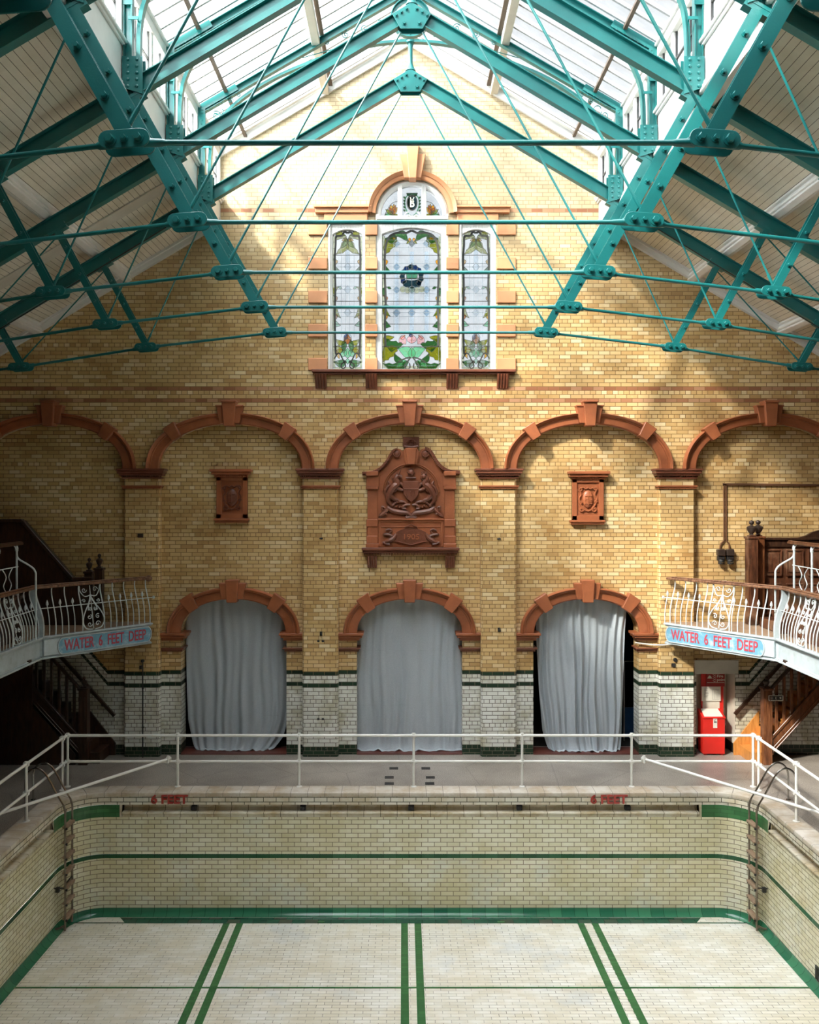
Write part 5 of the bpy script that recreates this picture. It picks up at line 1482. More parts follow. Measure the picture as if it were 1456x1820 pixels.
# two small plaques
for (x0, x1, y0, y1, cx0, cx1, cy0, cy1, s0, s1, sy0, sy1, lab, mt_) in (
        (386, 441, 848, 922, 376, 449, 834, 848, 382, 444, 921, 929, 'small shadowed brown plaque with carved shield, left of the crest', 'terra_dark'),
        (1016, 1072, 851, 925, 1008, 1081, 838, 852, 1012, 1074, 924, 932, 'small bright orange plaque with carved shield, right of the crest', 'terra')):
    a = W(x0, y1, YR); b_ = W(x1, y0, YR); cx = (a.x + b_.x) / 2
    root = empty('carved_plaque', (cx, YR, a.z)); tag(root, lab, 'plaque')
    m = MB(); m.box(a.x, b_.x, YR - .05, YR, a.z, b_.z)
    w = .10
    m.box(a.x, a.x + w, YR - .085, YR, a.z, b_.z); m.box(b_.x - w, b_.x, YR - .085, YR, a.z, b_.z); m.box(a.x, b_.x, YR - .085, YR, a.z, a.z + w); m.box(a.x, b_.x, YR - .085, YR, b_.z - w * .8, b_.z)
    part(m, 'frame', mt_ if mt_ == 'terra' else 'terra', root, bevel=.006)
    m = MB(); c = W(cx0, cy1, YR); d = W(cx1, cy0, YR)
    m.box(c.x, d.x, YR - .21, YR, d.z - .055, d.z); m.box(c.x + .03, d.x - .03, YR - .17, YR, c.z + .05, d.z - .055)
    for k in range(26):
        xx = c.x + .09 + (d.x - c.x - .18) * k / 25; m.box(xx - .007, xx + .007, YR - .13, YR, c.z + .01, c.z + .05)
    m.box(c.x + .08, d.x - .08, YR - .11, YR, c.z, c.z + .05); part(m, 'cornice', 'terra', root, bevel=.006)
    m = MB(); c = W(s0, sy1, YR); d = W(s1, sy0, YR); m.box(c.x, d.x, YR - .13, YR, (c.z + d.z) / 2, d.z); m.box(c.x + .02, d.x - .02, YR - .10, YR, c.z, (c.z + d.z) / 2); part(m, 'sill', 'terra', root, bevel=.006)
    zc_ = (a.z + b_.z) / 2 + .0
    m = MB(); m.blob((cx, YR - .06, zc_ + .01), .115, .055, .185, 18)
    for zz in (-.08, 0, .07): m.tube([(cx - .07, YR - .112, zc_ + zz), (cx + .08, YR - .108, zc_ + zz)], .008, 5)
    m.tube([(cx, YR - .118, zc_ - .1), (cx, YR - .118, zc_ + .1)], .008, 5)
    part(m, 'shield', mt_, root, smooth=True)
    m = MB()
    for s in (-1, 1):
        m.tube([(p[0], YR - .075, p[2]) for p in spiral(cx + s * .135, zc_ - .20, .062, 1.3, math.pi * .5, 0, s)], .016, 6)
        m.tube([(p[0], YR - .075, p[2]) for p in spiral(cx + s * .155, zc_ + .215, .045, 1.2, math.pi, 0, -s)], .014, 6)
        m.tube([(p[0], YR - .075, p[2]) for p in spiral(cx + s * .16, zc_ - .05, .035, 1.2, 0, 0, s)], .012, 6)
        m.tube(smooth_path([(cx + s * .17, YR - .075, zc_ + .19), (cx + s * .14, YR - .075, zc_ + .1), (cx + s * .18, YR - .075, zc_ + .03), (cx + s * .15, YR - .075, zc_ - .1), (cx + s * .08, YR - .075, zc_ - .2), (cx, YR - .08, zc_ - .235)], 4), .015, 6)
        m.tube(smooth_path([(cx, YR - .075, zc_ + .25), (cx + s * .05, YR - .08, zc_ + .22), (cx + s * .10, YR - .075, zc_ + .25), (cx + s * .15, YR - .075, zc_ + .235)], 4), .014, 6)
    part(m, 'strapwork', mt_, root, smooth=True)

# ------------------------------------------------------------------ galleries
GZ = 2.775
BAL = [(0.0, 0.0), (.005, .15), (-.01, .30), (-.05, .44), (-.105, .58), (-.15, .70), (-.165, .80), (-.155, .855)]     # outwards, up
def gallery(side, end, kink, lab, signlab):
    root = empty('gallery_balcony', (end[0], end[1], GZ)); tag(root, lab, 'balcony', 'iron balustraded galleries')
    E = Vector((end[0], end[1], 0)); K = Vector((kink[0], kink[1], 0)); B = Vector((kink[0], -6, 0))
    back = XL if side < 0 else XR
    def outn(a, b_):
        d = (b_ - a).normalized(); n = Vector((-d.y, d.x, 0))
        if n.x * (-side) < 0: n = -n
        return n
    n1, n2 = outn(E, K), outn(K, B)
    nk = (n1 + n2).normalized(); nk = nk / nk.dot(n1)
    def off(o): return [E + n1 * o, K + nk * o, B + n2 * o]
    def run(mb, o0, o1, z0, z1, ext=0.0, mi=0):
        a, b_ = off(o0), off(o1)
        if ext:
            d = (E - K).normalized() * ext; a[0] = a[0] + d; b_[0] = b_[0] + d
        for i in range(2):
            mb.hexa([(p.x, p.y, z) for z in (z0, z1) for p in (a[i], a[i + 1], b_[i + 1], b_[i])], mi)
    # floor and soffit
    m = MB()
    I = off(-.05)
    polyf = [(I[0].x, I[0].y), (I[1].x, I[1].y), (I[2].x, I[2].y), (back, -6), (back, 17.84), (end[0] + side * .05, 17.84)]
    m.face([(x, y, GZ - .01) for x, y in polyf]); part(m, 'floor', 'tread', root)
    m = MB(); m.face([(x, y, GZ - .34) for x, y in polyf]); 
    for k in range(9):
        yy = 17 - k * 1.6
        m.box(min(back, kink[0]), max(back, kink[0]), yy - .06, yy + .06, GZ - .46, GZ - .34)
    part(m, 'soffit', 'wood_dark', root)
    m = MB(); run(m, -.09, -.03, GZ - .38, GZ - .02); part(m, 'fascia', 'fascia', root)
    m = MB(); run(m, -.06, .045, GZ - .035, GZ + .0, .05); run(m, -.05, .02, GZ - .06, GZ - .035, .03); part(m, 'top_moulding', 'fascia', root, bevel=.006)
    m = MB(); run(m, -.06, .02, GZ - .42, GZ - .385, .04); run(m, -.06, -.0, GZ - .385, GZ - .365, .03); part(m, 'bottom_moulding', 'fascia', root, bevel=.006)
    # handrail
    m = MB(); a, b_ = off(-.22), off(-.10)
    d = (E - K).normalized()
    a[0] = a[0] + d * .10; b_[0] = b_[0] + d * .10
    for i in range(2):
        m.hexa([(p.x, p.y, z) for z in (GZ + .86, GZ + .905) for p in (a[i], a[i + 1], b_[i + 1], b_[i])])
        aa, bb = off(-.20), off(-.12); m.hexa([(p.x, p.y, z) for z in (GZ + .905, GZ + .93) for p in (aa[i], aa[i + 1], bb[i + 1], bb[i])])
    if side < 0: m.blob((a[0].x + .03, min(17.78, a[0].y), GZ + .88), .075, .075, .065, 12)
    part(m, 'handrail', 'wood_rail', root, bevel=.010)
    m = MB(); a = off(-.10 + .03)
    m.tube([tuple(a[0] + d * .12 + Vector((0, 0, GZ + .50))), tuple(a[1] + Vector((0, 0, GZ + .50)))], .009, 6); m.tube([tuple(a[1] + Vector((0, 0, GZ + .50))), tuple(a[2] + Vector((0, 0, GZ + .50)))], .009, 6)
    m.blob(tuple(a[0] + d * .14 + Vector((0, 0, GZ + .50))), .03, .03, .035, 8)
    part(m, 'middle_bar', 'iron_white', root, smooth=True)
    m = MB()
    def balu(mb, c, n, short, r=.0115):
        P = [c + n * o + Vector((0, 0, GZ + z)) for o, z in BAL]
        if short:
            P = P[:4]; P.append(c + n * -.085 + Vector((0, 0, GZ + .55))); 
            mb.tube(smooth_path(P, 3), r * .85, 6); t = P[-1]
            mb.lathe([(.006, 0), (.028, .035), (.022, .07), (.004, .115)], tuple(t - Vector((0, 0, .02))), 8)
        else: mb.tube(smooth_path(P, 3), [r * 1.0] * (3 * (len(P) - 1) + 1), 6)
    def panel(mb, c, t, n, w):
        """scrolled cast panel centred at c, t along the railing"""
        def S(a, z):
            o = 0
            for (o0, z0), (o1, z1) in zip(BAL[:-1], BAL[1:]):
                if z0 <= z <= z1: o = o0 + (o1 - o0) * (z - z0) / (z1 - z0); break
            else: o = BAL[-1][0]
            return c + t * a + n * o + Vector((0, 0, GZ + z))
        h = w / 2
        for s in (-1, 1):
            mb.tube([S(s * h * .98, z) for z in (0, .1, .2, .3, .4, .5, .6, .7, .8, .85)], .013, 6)
            mb.tube(smooth_path([S(s * h * .12, .02), S(s * h * .7, .05), S(s * h * .95, .18), S(s * h * .75, .34), S(s * h * .25, .52), S(0, .66)], 4), .012, 6)
            mb.tube(smooth_path([S(0, .62), S(s * h * .3, .48), S(s * h * .42, .38)], 4), .010, 6)
            for (a, z, r, st) in ((.36, .12, .055, 0), (.38, .26, .050, 1), (.25, .40, .035, 2), (.50, .76, .055, 0), (.66, .56, .038, 3)):
                mb.tube([S(s * h * a + p[0], p[2]) for p in spiral(0, z, r, 1.2, st, 0, s, 14)], .008, 5)
            mb.tube(smooth_path([S(0, .66), S(s * h * .5, .64), S(s * h * .85, .74), S(s * h * .92, .84)], 4), .010, 6)
        mb.tube([S(0, .03), S(0, .84)], .009, 6)
    # chamfered length
    L = (E - K).length; t = (E - K).normalized(); c0 = K + n1 * -.0
    cnt = 0
    pc = L * (.46 if side < 0 else .50); pw = .46
    items = []
    x = .16; kk = 0
    while x < L + .06:
        if abs(x - pc) > pw / 2 + .04: items.append((K + t * x, n1, kk % 2 == 0))
        x += .125; kk += 1
    for c, n, short in items:
        q = MB(); balu(q, c + n * -.0, n, short); part(q, 'baluster', 'iron_white', root, smooth=True)
    q = MB(); panel(q, K + t * pc, t, n1, pw); part(q, 'scroll_panel', 'iron_white', root, smooth=True)
    # standard at the bend
    q = MB(); P = [K + nk * o + Vector((0, 0, GZ + z)) for o, z in BAL]
    rows = []
    for p in smooth_path(P, 3):
        w_ = .085; rows.append([p + Vector((a, b_, 0)) for a, b_ in ((-w_ * .6, -.03), (w_ * .6, -.03), (w_ * .6, .03), (-w_ * .6, .03))])
    q.grid(rows, closed=True); part(q, 'standard', 'fascia', root, smooth=True)
    # length along the side of the hall
    t2 = (B - K).normalized(); x = .12; kk = 0; npan = 0
    while x < 4.6:
        y = x % 2.3
        if abs(y - .95) < .20:
            if npan < int(x / 2.3) + 1: q = MB(); panel(q, K + t2 * (int(x / 2.3) * 2.3 + .95), t2, n2, .36); part(q, 'scroll_panel', 'iron_white', root, smooth=True); npan += 1
        else:
            q = MB(); balu(q, K + t2 * x, n2, kk % 2 == 1); part(q, 'baluster', 'iron_white', root, smooth=True)
        x += .115; kk += 1
    # bracket block under the bend
    q = MB(); c = K + nk * .0 + (E - K).normalized() * .20
    q.bar3(c + n1 * .0 + t * -.16 + Vector((0, 0, GZ - .21)), c + n1 * .0 + t * .16 + Vector((0, 0, GZ - .21)), .06, .30); part(q, 'bracket_block', 'fascia', root, bevel=.01)
    # sign
    sroot_c = E - t * .0
    s0 = (.30 if side < 0 else .22); s1 = L + (.02 if side < 0 else -.0)
    zs = GZ - .215; hh = .30
    so = empty('depth_sign', tuple(K + t * (s0 + s1) / 2 + Vector((0, 0, zs)))); tag(so, signlab, 'sign', 'painted depth signs')
    q = MB(); P = []
    Ls = s1 - s0
    for sd in (-1, 1):
        for k in range(9):
            a = math.pi * (k / 8 - .5) + (0 if sd > 0 else math.pi)
            P.append((sd * (Ls / 2 - hh / 2 + .05) + (hh / 2 - .05 if False else hh / 2 * .62) * math.cos(a), hh / 2 * math.sin(a)))
    base = K + t * (s0 + s1) / 2 + n1 * .0 + Vector((0, 0, zs))
    tt = t if t.x > 0 else -t
    n = len(P)
    front = [base + tt * p[0] + Vector((0, 0, p[1])) + n1 * .035 for p in P]; bk = [p - n1 * .06 for p in front]
    q.face(front); q.face(bk[::-1])
    for i in range(n): q.face([front[(i + 1) % n], front[i], bk[i], bk[(i + 1) % n]])
    part(q, 'board', 'sign_blue', so)
    q = MB()
    for i in range(n): q.bar3(front[i], front[(i + 1) % n], .02, .02, tuple(n1)) if (front[i] - front[(i + 1) % n]).length > .001 else None
    part(q, 'beading', 'fascia', so)
    ang = math.atan2(tt.y, tt.x)
    mtx = Matrix.Translation(base + n1 * .040 + Vector((0, 0, -.005))) @ Matrix.Rotation(ang, 4, 'Z') @ UPRIGHT
    tx = text_mesh('lettering', 'WATER  6  FEET  DEEP', .285, 'sign_red', mtx, None, .003, .004, 'CENTER', (Ls - .26) / 2.36)
    w_ = max((Vector(v.co) - base).dot(tt) for v in tx.data.vertices) - min((Vector(v.co) - base).dot(tt) for v in tx.data.vertices)
    k_ = (Ls - .26) / w_
    for v in tx.data.vertices:
        dlt = Vector(v.co) - base; al = dlt.dot(tt); v.co = Vector(v.co) + tt * (al * (k_ - 1))
    tx.parent = so; tx.location = -Vector(so.location)
    return root
gallery(-1, (-5.11, 17.60), (-6.58, 15.86), 'shadowed iron-balustraded gallery at the left, wooden handrail ending on the brick pilaster', 'worn blue WATER 6 FEET DEEP sign on the shadowed left gallery')
gallery(1, (5.33, 17.60), (6.74, 15.70), 'sunlit iron-balustraded gallery at the right with white curved balusters', 'bright pale blue WATER 6 FEET DEEP sign on the sunlit right gallery')

# upper tier rails and steps on the galleries
for s, X, lab, lab2 in ((1, 7.05, 'white iron railing standing on the raised wooden step of the right gallery', 'worn wooden seating step on the right gallery floor'),
                        (-1, -6.80, 'pale iron railing standing on the dark raised step of the left gallery', 'dark wooden seating step on the left gallery floor')):
    yk = 15.9 if s > 0 else 15.55
    m = MB(); x0, x1 = (X, XR) if s > 0 else (XL, X)
    x0, x1 = (x0, x1 - .02) if s > 0 else (x0 + .02, x1); m.box(x0, x1, 9, yk, GZ, GZ + .78); m.box(x0 - (.05 if s > 0 else 0), x1 + (.05 if s < 0 else 0), 9, yk + .05, GZ + .74, GZ + .80)
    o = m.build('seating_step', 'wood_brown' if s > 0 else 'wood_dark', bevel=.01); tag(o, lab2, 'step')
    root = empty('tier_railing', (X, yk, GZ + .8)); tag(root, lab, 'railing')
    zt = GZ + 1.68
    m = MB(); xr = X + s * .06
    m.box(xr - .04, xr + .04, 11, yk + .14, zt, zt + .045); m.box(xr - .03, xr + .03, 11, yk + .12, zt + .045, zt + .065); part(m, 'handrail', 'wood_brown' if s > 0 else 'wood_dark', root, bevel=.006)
    for yy in (yk - .06, yk - .75, yk - 1.5, yk - 2.2):
        m = MB(); m.tube([(xr, yy, GZ + .8), (xr, yy, zt)], .020, 8); m.lathe([(.03, 0), (.032, .05), (.02, .09)], (xr, yy, zt - .10), 8)
        m.tube(smooth_path([(xr, yy, zt - .1), (xr, yy - .06, zt - .03), (xr, yy - .1, zt)], 3), .010, 6); part(m, 'post', 'iron_white', root, smooth=True)
    m = MB(); xx = xr - s * .40
    m.tube(smooth_path([(xr, yk - .06, zt - .14), (xr - s * .03, yk - .05, zt - .24), (xr - s * .20, yk - .0, zt - .36), (xr - s * .30, yk + .0, zt - .46), (xr - s * .315, yk + .0, zt - .65), (xr - s * .315, yk, GZ)], 4), .018, 8)
    part(m, 'curved_stay', 'iron_white', root, smooth=True)
    m = MB()
    for yy in (yk - .42, yk - 1.1, yk - 1.85):
        for k in (-1, 1): m.tube(smooth_path([(xr, yy + k * .02, GZ + .86), (xr, yy + k * .15, GZ + 1.0), (xr, yy + k * .05, GZ + 1.15), (xr, yy + k * .2, GZ + 1.3)], 4), .010, 6)
    m.tube([(xr, 11, GZ + 1.3), (xr, yk, GZ + 1.3)], .010, 6); part(m, 'infill_scrolls', 'iron_white', root, smooth=True)

# newel posts on the galleries
def newel(x, y, z0, zb, w, mt_, lab, fin=.36, group='urn-topped newel posts'):
    root = empty('newel_post', (x, y, z0)); tag(root, lab, 'newel post', group)
    m = MB(); h = w / 2
    m.box(x - h, x + h, y - h, y + h, z0, zb)
    for s in (-.45, .45): m.box(x + s * h - .008, x + s * h + .008, y - h - .006, y - h, z0 + .25, zb - .15)
    part(m, 'shaft', mt_, root, bevel=.014)
    m = MB(); m.box(x - h - .02, x + h + .02, y - h - .02, y + h + .02, zb - .02, zb + .025); m.box(x - h * .7, x + h * .7, y - h * .7, y + h * .7, zb + .025, zb + .05); part(m, 'cap', mt_, root, bevel=.008)
    m = MB(); k = fin / .36
    prof = [(.03, .04), (.045, .055), (.028, .075), (.035, .09), (.062, .13), (.078, .18), (.080, .205), (.070, .215), (.072, .225), (.045, .235), (.022, .25), (.020, .262), (.038, .28), (.044, .305), (.036, .33), (.004, .352)]
    m.lathe([(r * 1.08 * k * w / .17, zz * k) for r, zz in prof], (x, y, zb), 16); part(m, 'urn_finial', 'bronze' if mt_ != 'wood_dark' else 'wood_dark', root, smooth=True)
    return root
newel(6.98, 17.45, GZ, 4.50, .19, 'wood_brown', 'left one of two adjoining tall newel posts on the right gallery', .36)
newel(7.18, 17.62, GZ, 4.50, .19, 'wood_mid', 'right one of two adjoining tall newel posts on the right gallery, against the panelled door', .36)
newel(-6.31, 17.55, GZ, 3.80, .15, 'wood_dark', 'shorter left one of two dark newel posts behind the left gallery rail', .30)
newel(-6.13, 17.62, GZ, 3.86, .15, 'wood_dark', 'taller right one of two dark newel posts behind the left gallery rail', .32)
# panelled enclosure on the right gallery
root = empty('panelled_partition', (8.2, 17.7, GZ)); tag(root, 'brown wooden panelled partition at the back of the right gallery', 'partition')
m = MB(); m.box(7.27, XR, 17.70, 17.76, GZ, 4.44); part(m, 'boarding', 'wood_brown', root)
m = MB(); m.box(7.25, XR, 17.62, 17.80, 4.44, 4.49); m.box(7.27, XR, 17.66, 17.70, 4.30, 4.44); m.box(7.27, XR, 17.66, 17.70, GZ, GZ + .12)
part(m, 'top_rail', 'wood_dark', root, bevel=.01)
for k in range(4):
    xa = 7.34 + k * .44
    m = MB()
    for (z0, z1) in ((GZ + .95, 4.24), (GZ + .18, GZ + .78)):
        m.box(xa, xa + .34, 17.675, 17.70, z0, z1); m.box(xa + .05, xa + .29, 17.66, 17.68, z0 + .06, z1 - .06)
        for q in ((xa - .01, xa + .02, z0, z1), (xa + .32, xa + .35, z0, z1), (xa, xa + .34, z0 - .01, z0 + .02), (xa, xa + .34, z1 - .02, z1 + .01)): m.box(q[0], q[1], 17.655, 17.70, q[2], q[3])
    part(m, 'raised_panel', 'wood_brown', root, bevel=.006)
m = MB(); m.prism([(8.02, 4.49), (8.5, 4.49), (8.5, 4.66), (8.30, 4.60), (8.18, 4.53)], 17.66, 17.74); part(m, 'cresting', 'wood_dark', root)
# short flight on the right gallery
root = empty('gallery_steps', (7.3, 16.9, GZ)); tag(root, 'worn wooden steps behind the right gallery balusters', 'steps')
for k in range(4):
    m = MB(); m.box(7.0 + k * .24, 7.0 + k * .24 + .30, 16.25, 17.1, GZ + k * .19, GZ + (k + 1) * .19); part(m, 'tread', 'wood_brown', root, bevel=.012)
m = MB(); m.prism([(6.92, GZ), (6.92, GZ + .12), (7.9, GZ + .98), (8.1, GZ + .98), (8.1, GZ)], 16.2, 16.25); part(m, 'string', 'wood_brown', root, bevel=.008)
# enclosed dark staircase rising at the left
root = empty('enclosed_staircase', (-7, 17.5, GZ)); tag(root, 'dark boarded staircase enclosure rising to the left above the left gallery', 'staircase')
m = MB(); P = [W(*p, 17.3) for p in ((-80, 925), (40, 926), (130, 1029), (165, 1029))]; pl = [(v.x, v.z) for v in P] + [(P[-1].x, GZ), (P[0].x, GZ)]
m.prism(pl, 17.30, 17.36); part(m, 'boarding', 'wood_dark', root)
m = MB()
for a, b_ in zip(P[:-1], P[1:]): m.beam((a.x, a.z), (b_.x, b_.z), .07, .14, 0, 17.32)
part(m, 'capping', 'wood_dark', root, bevel=.01)

# ------------------------------------------------------------------ deck-level staircases
def deck_stairs(s, nx, lab, mt_, mt2, nlab):
    yo = 17.36; ang = 1.10
    root = empty('staircase', (nx, yo, 0)); tag(root, lab, 'staircase')
    def X(d): return nx + s * d
    # closed string
    m = MB(); dd = 2.55
    m.prism([(X(.06), .16), (X(.06), .52), (X(dd), .52 + (dd - .06) * ang), (X(dd), .16 + (dd - .06) * ang)], yo - .03, yo + .03)
    m.beam((X(.06), .50), (X(dd), .50 + (dd - .06) * ang), .05, .11, 0, yo)
    for o in (.16, .24): m.beam((X(.08), o + .04), (X(dd), o + .04 + (dd - .08) * ang), .022, .08, 0, yo)
    part(m, 'string', mt_, root, bevel=.006)
    for k in range(11):
        m = MB(); x0 = X(-.30 + k * .20); x1 = X(-.30 + k * .20 + .26)
        m.box(min(x0, x1), max(x0, x1), yo + .03, YR, max(0, k * .22 - .05), (k + 1) * .22 - .0) if k < 2 else m.box(min(x0, x1), max(x0, x1), yo + .03, YR, (k + 1) * .22 - .06, (k + 1) * .22)
        if k >= 2: m.box(min(X(-.30 + k * .20), X(-.28 + k * .20)), max(X(-.30 + k * .20), X(-.28 + k * .20)), yo + .03, YR, k * .22, (k + 1) * .22)
        part(m, 'tread', mt2, root, bevel=.006)
    m = MB(); m.prism([(X(-.42), .0), (X(-.42), .24), (X(.10), .90), (X(.10), 0)], YR - .04, YR - .003); part(m, 'wall_string', mt2, root)
    m = MB(); m.beam((X(.02), 1.42), (X(dd), 1.42 + (dd - .02) * ang), .055, .075, 0, yo); part(m, 'handrail', 'wood_dark', root, bevel=.01)
    for k in range(12):
        d = .20 + k * .15; m = MB()
        z0, z1 = .52 + (d - .06) * ang, 1.40 + (d - .02) * ang
        x = X(d); m.box(x - .03, x + .03, yo - .018, yo + .018, z0 - .02, z1)
        part(m, 'baluster', mt_, root, bevel=.008)
    nw = newel(nx, yo, 0, 1.50, .17, mt_, nlab, .25, 'newel posts at the foot of the deck stairs')
    m = MB(); h0 = .85 if s > 0 else .82
    a = (X(-.42), h0); b_ = (X(1.0), h0 + 1.42 * ang)
    m.beam(a, b_, .06, .06, 0, YR - .09)
    for d in (-.15, .1): m.tube([(X(d), YR - .09, h0 + (d + .42) * ang - .03), (X(d), YR - .05, h0 + (d + .42) * ang - .09), (X(d), YR, h0 + (d + .42) * ang - .09)], .014, 6); m.blob((X(d), YR - .02, h0 + (d + .42) * ang - .09), .035, .02, .035, 8)
    o = m.build('wall_handrail', 'wood_dark'); tag(o, 'dark wall handrail above the foot of the %s deck staircase' % ('right' if s > 0 else 'left'), 'handrail')
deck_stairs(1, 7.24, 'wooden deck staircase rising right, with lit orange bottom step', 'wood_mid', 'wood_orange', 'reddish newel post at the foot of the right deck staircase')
deck_stairs(-1, -6.34, 'dark wooden deck staircase rising left in deep shadow', 'wood_dark', 'wood_dark', 'dark newel post at the foot of the left deck staircase')  # dark oak on this flight puts its near-black shade into the colour
m = MB(); a = W(1366.5, 1245.5, 17.27); b_ = W(1392.5, 1236, 17.27); m.box(a.x, b_.x, 17.275, 17.29, a.z, b_.z)
root = empty('exit_sign', (a.x, 17.28, a.z)); tag(root, 'small dark sign with white border fixed beside the right newel post', 'sign')
part(m, 'plate', 'ink', root)
m = MB(); w_ = .012
for q in ((a.x, b_.x, a.z, a.z + w_), (a.x, b_.x, b_.z - w_, b_.z), (a.x, a.x + w_, a.z, b_.z), (b_.x - w_, b_.x, a.z, b_.z)): m.box(q[0], q[1], 17.270, 17.275, q[2], q[3])
dx = (b_.x - a.x); zz = (a.z + b_.z) / 2
m.box(a.x + dx * .12, a.x + dx * .30, 17.268, 17.275, zz + .010, zz + .018); m.box(a.x + dx * .12, a.x + dx * .30, 17.268, 17.275, zz - .018, zz - .010)
m.tube([(a.x + dx * .5, 17.27, zz + .025), (a.x + dx * .47, 17.27, zz), (a.x + dx * .52, 17.27, zz - .025)], .006, 5); m.tube([(a.x + dx * .47, 17.27, zz + .01), (a.x + dx * .54, 17.27, zz)], .005, 5)
m.prism([(a.x + dx * .72, zz), (a.x + dx * .78, zz + .02), (a.x + dx * .86, zz + .02), (a.x + dx * .86, zz - .02)], 17.268, 17.275); part(m, 'pictogram', 'paper', root)

m = MB()
x0, x1 = -9.05, -6.50
m.box(x0, -7.35, 17.30, 17.34, 0, 2.3); m.prism([(-7.35, 0), (-6.50, 0), (-6.50, .20), (-7.35, 1.14)], 17.30, 17.34)
for k in range(12): m.box(x0 + k * .2, x0 + k * .2 + .02, 17.285, 17.30, 0, 1.14 if x0 + k * .2 > -7.5 else 2.3) if x0 + k * .2 < -7.3 else None
o = m.build('understair_panelling', 'wood_dark'); tag(o, 'nearly black boarded panelling under the left deck staircase', 'panelling')

# ------------------------------------------------------------------ fire point
root = empty('fire_cabinet', (6.42, 17.95, 0)); tag(root, 'bright red fire equipment cabinet with sloping lid in the niche', 'cabinet')
a = W(1250, 1341, 17.93); b_ = W(1289, 1275, 17.93)
m = MB(); m.box(a.x, b_.x, 17.93, 18.24, .03, b_.z - .02); part(m, 'body', 'red', root, bevel=.008)
for xx in (a.x + .06, b_.x - .06):
    m = MB(); m.box(xx - .03, xx + .03, 17.95, 18.20, 0, .03); part(m, 'foot', 'red_dark', root)
m = MB(); z0 = b_.z - .02; z1 = z0 + .13
m.hexa([(a.x - .01, 17.91, z0), (b_.x + .01, 17.91, z0), (b_.x + .01, 18.25, z0), (a.x - .01, 18.25, z0), (a.x - .01, 17.92, z0 + .02), (b_.x + .01, 17.92, z0 + .02), (b_.x + .01, 18.25, z1), (a.x - .01, 18.25, z1)]); part(m, 'lid', 'red', root, bevel=.004)
m = MB(); m.hexa([(a.x + .03, 17.95, z0 + .028), (b_.x - .03, 17.95, z0 + .028), (b_.x - .05, 18.22, z1 - .005), (a.x + .05, 18.22, z1 - .005), (a.x + .03, 17.95, z0 + .033), (b_.x - .03, 17.95, z0 + .033), (b_.x - .05, 18.22, z1 + .002), (a.x + .05, 18.22, z1 + .002)]); q = part(m, 'lid_sheet', 'paper', root); q['label'] = 'pale sheet on lid'
def px_rect(x0, x1, y0, y1, y): u_ = W(x0, y1, y); v_ = W(x1, y0, y); return u_.x, v_.x, u_.z, v_.z
x0, x1, zz0, zz1 = px_rect(1268, 1275, 1277, 1294, 17.925)
m = MB(); m.box(x0, x1, 17.922, 17.930, zz0, zz1); q = part(m, 'sticker', 'paper', root); q['label'] = 'small white instruction sticker'
m = MB(); m.box(x0 + .015, x1 - .012, 17.918, 17.922, zz1 - .085, zz1 - .06); m.tube([(x0 + .02, 17.918, zz1 - .05), (x0 + .045, 17.918, zz1 - .015)], .004, 5); sub(m, 'print', 'ink', q)
x0, x1, zz0, zz1 = px_rect(1246.5, 1286, 1192, 1275, 18.30)
root = empty('fire_board', ((x0 + x1) / 2, 18.3, zz0)); tag(root, 'tall red backboard with Fire point heading above the cabinet', 'board')
m = MB(); m.box(x0, x1, 18.30, 18.33, zz0, zz1); part(m, 'backboard', 'red', root)
x2, x3, z2, z3 = px_rect(1249, 1280.5, 1225, 1270, 18.3); m = MB(); m.box(x2 + .0, x3 - .02, 18.285, 18.30, z2, z3); q = part(m, 'recess_panel', 'plaster', root); q['label'] = 'cream middle panel'
x2, x3, z2, z3 = px_rect(1256, 1288.5, 1190.5, 1220, 18.26); m = MB(); m.box(x2, x3, 18.26, 18.28, z2, z3); hd = part(m, 'heading_plate', 'red_dark', root)
m = MB()
for py_ in (1197.5, 1213.5): z = W(0, py_, 18.25).z; m.box(x2 + .01, x3 - .01, 18.252, 18.26, z - .005, z + .005)
c = W(1262, 1206, 18.25); m.prism([(c.x - .05, c.z), (c.x + .05, c.z), (c.x + .02, c.z + .055), (c.x - .015, c.z + .065)], 18.252, 18.26)
for k in range(4): c = W(1270, 1200.5 + k * 3.6, 18.25); m.tube([(c.x - .03, 18.256, c.z + .02), (c.x, 18.256, c.z), (c.x + .035, 18.256, c.z + .012)], .006, 5)
sub(m, 'fire_symbol', 'paper', hd)
for wd, py_ in (('Fire', 1202), ('point', 1208.5)):
    c = W(1274.5, py_, 18.25); t = text_mesh('lettering', wd, .085, 'paper', Matrix.Translation((c.x, 18.255, c.z)) @ UPRIGHT, None, .002, .001)
    t.parent = hd; t.location = -(Vector(hd.location) + Vector(root.location))
x2, x3, z2, z3 = px_rect(1247.5, 1281.5, 1220.5, 1246, 18.26)
root = empty('fire_notice', (x2, 18.26, z2)); tag(root, 'white printed notice under the Fire point heading', 'notice')
m = MB(); m.box(x2, x3, 18.265, 18.275, z2, z3); q = part(m, 'sheet', 'paper', root)
m = MB()
for k, w_ in enumerate((.07, .08, .06, .07, .04, .09, .10, .03, .09, .07)): m.box(x2 + .05, x2 + .05 + w_, 18.262, 18.265, z3 - .025 - k * .021, z3 - .018 - k * .021)
for k in range(4): m.box(x2 + .23 + k * .035, x2 + .235 + k * .035, 18.262, 18.265, z2 + .04, z3 - .06 - .02 * (k % 2))
m.box(x2 + .22, x3 - .03, 18.262, 18.265, z3 - .065, z3 - .06); m.box(x2 + .22, x3 - .03, 18.262, 18.265, z2 + .03, z2 + .035); part(m, 'printing', 'ink_grey', root)

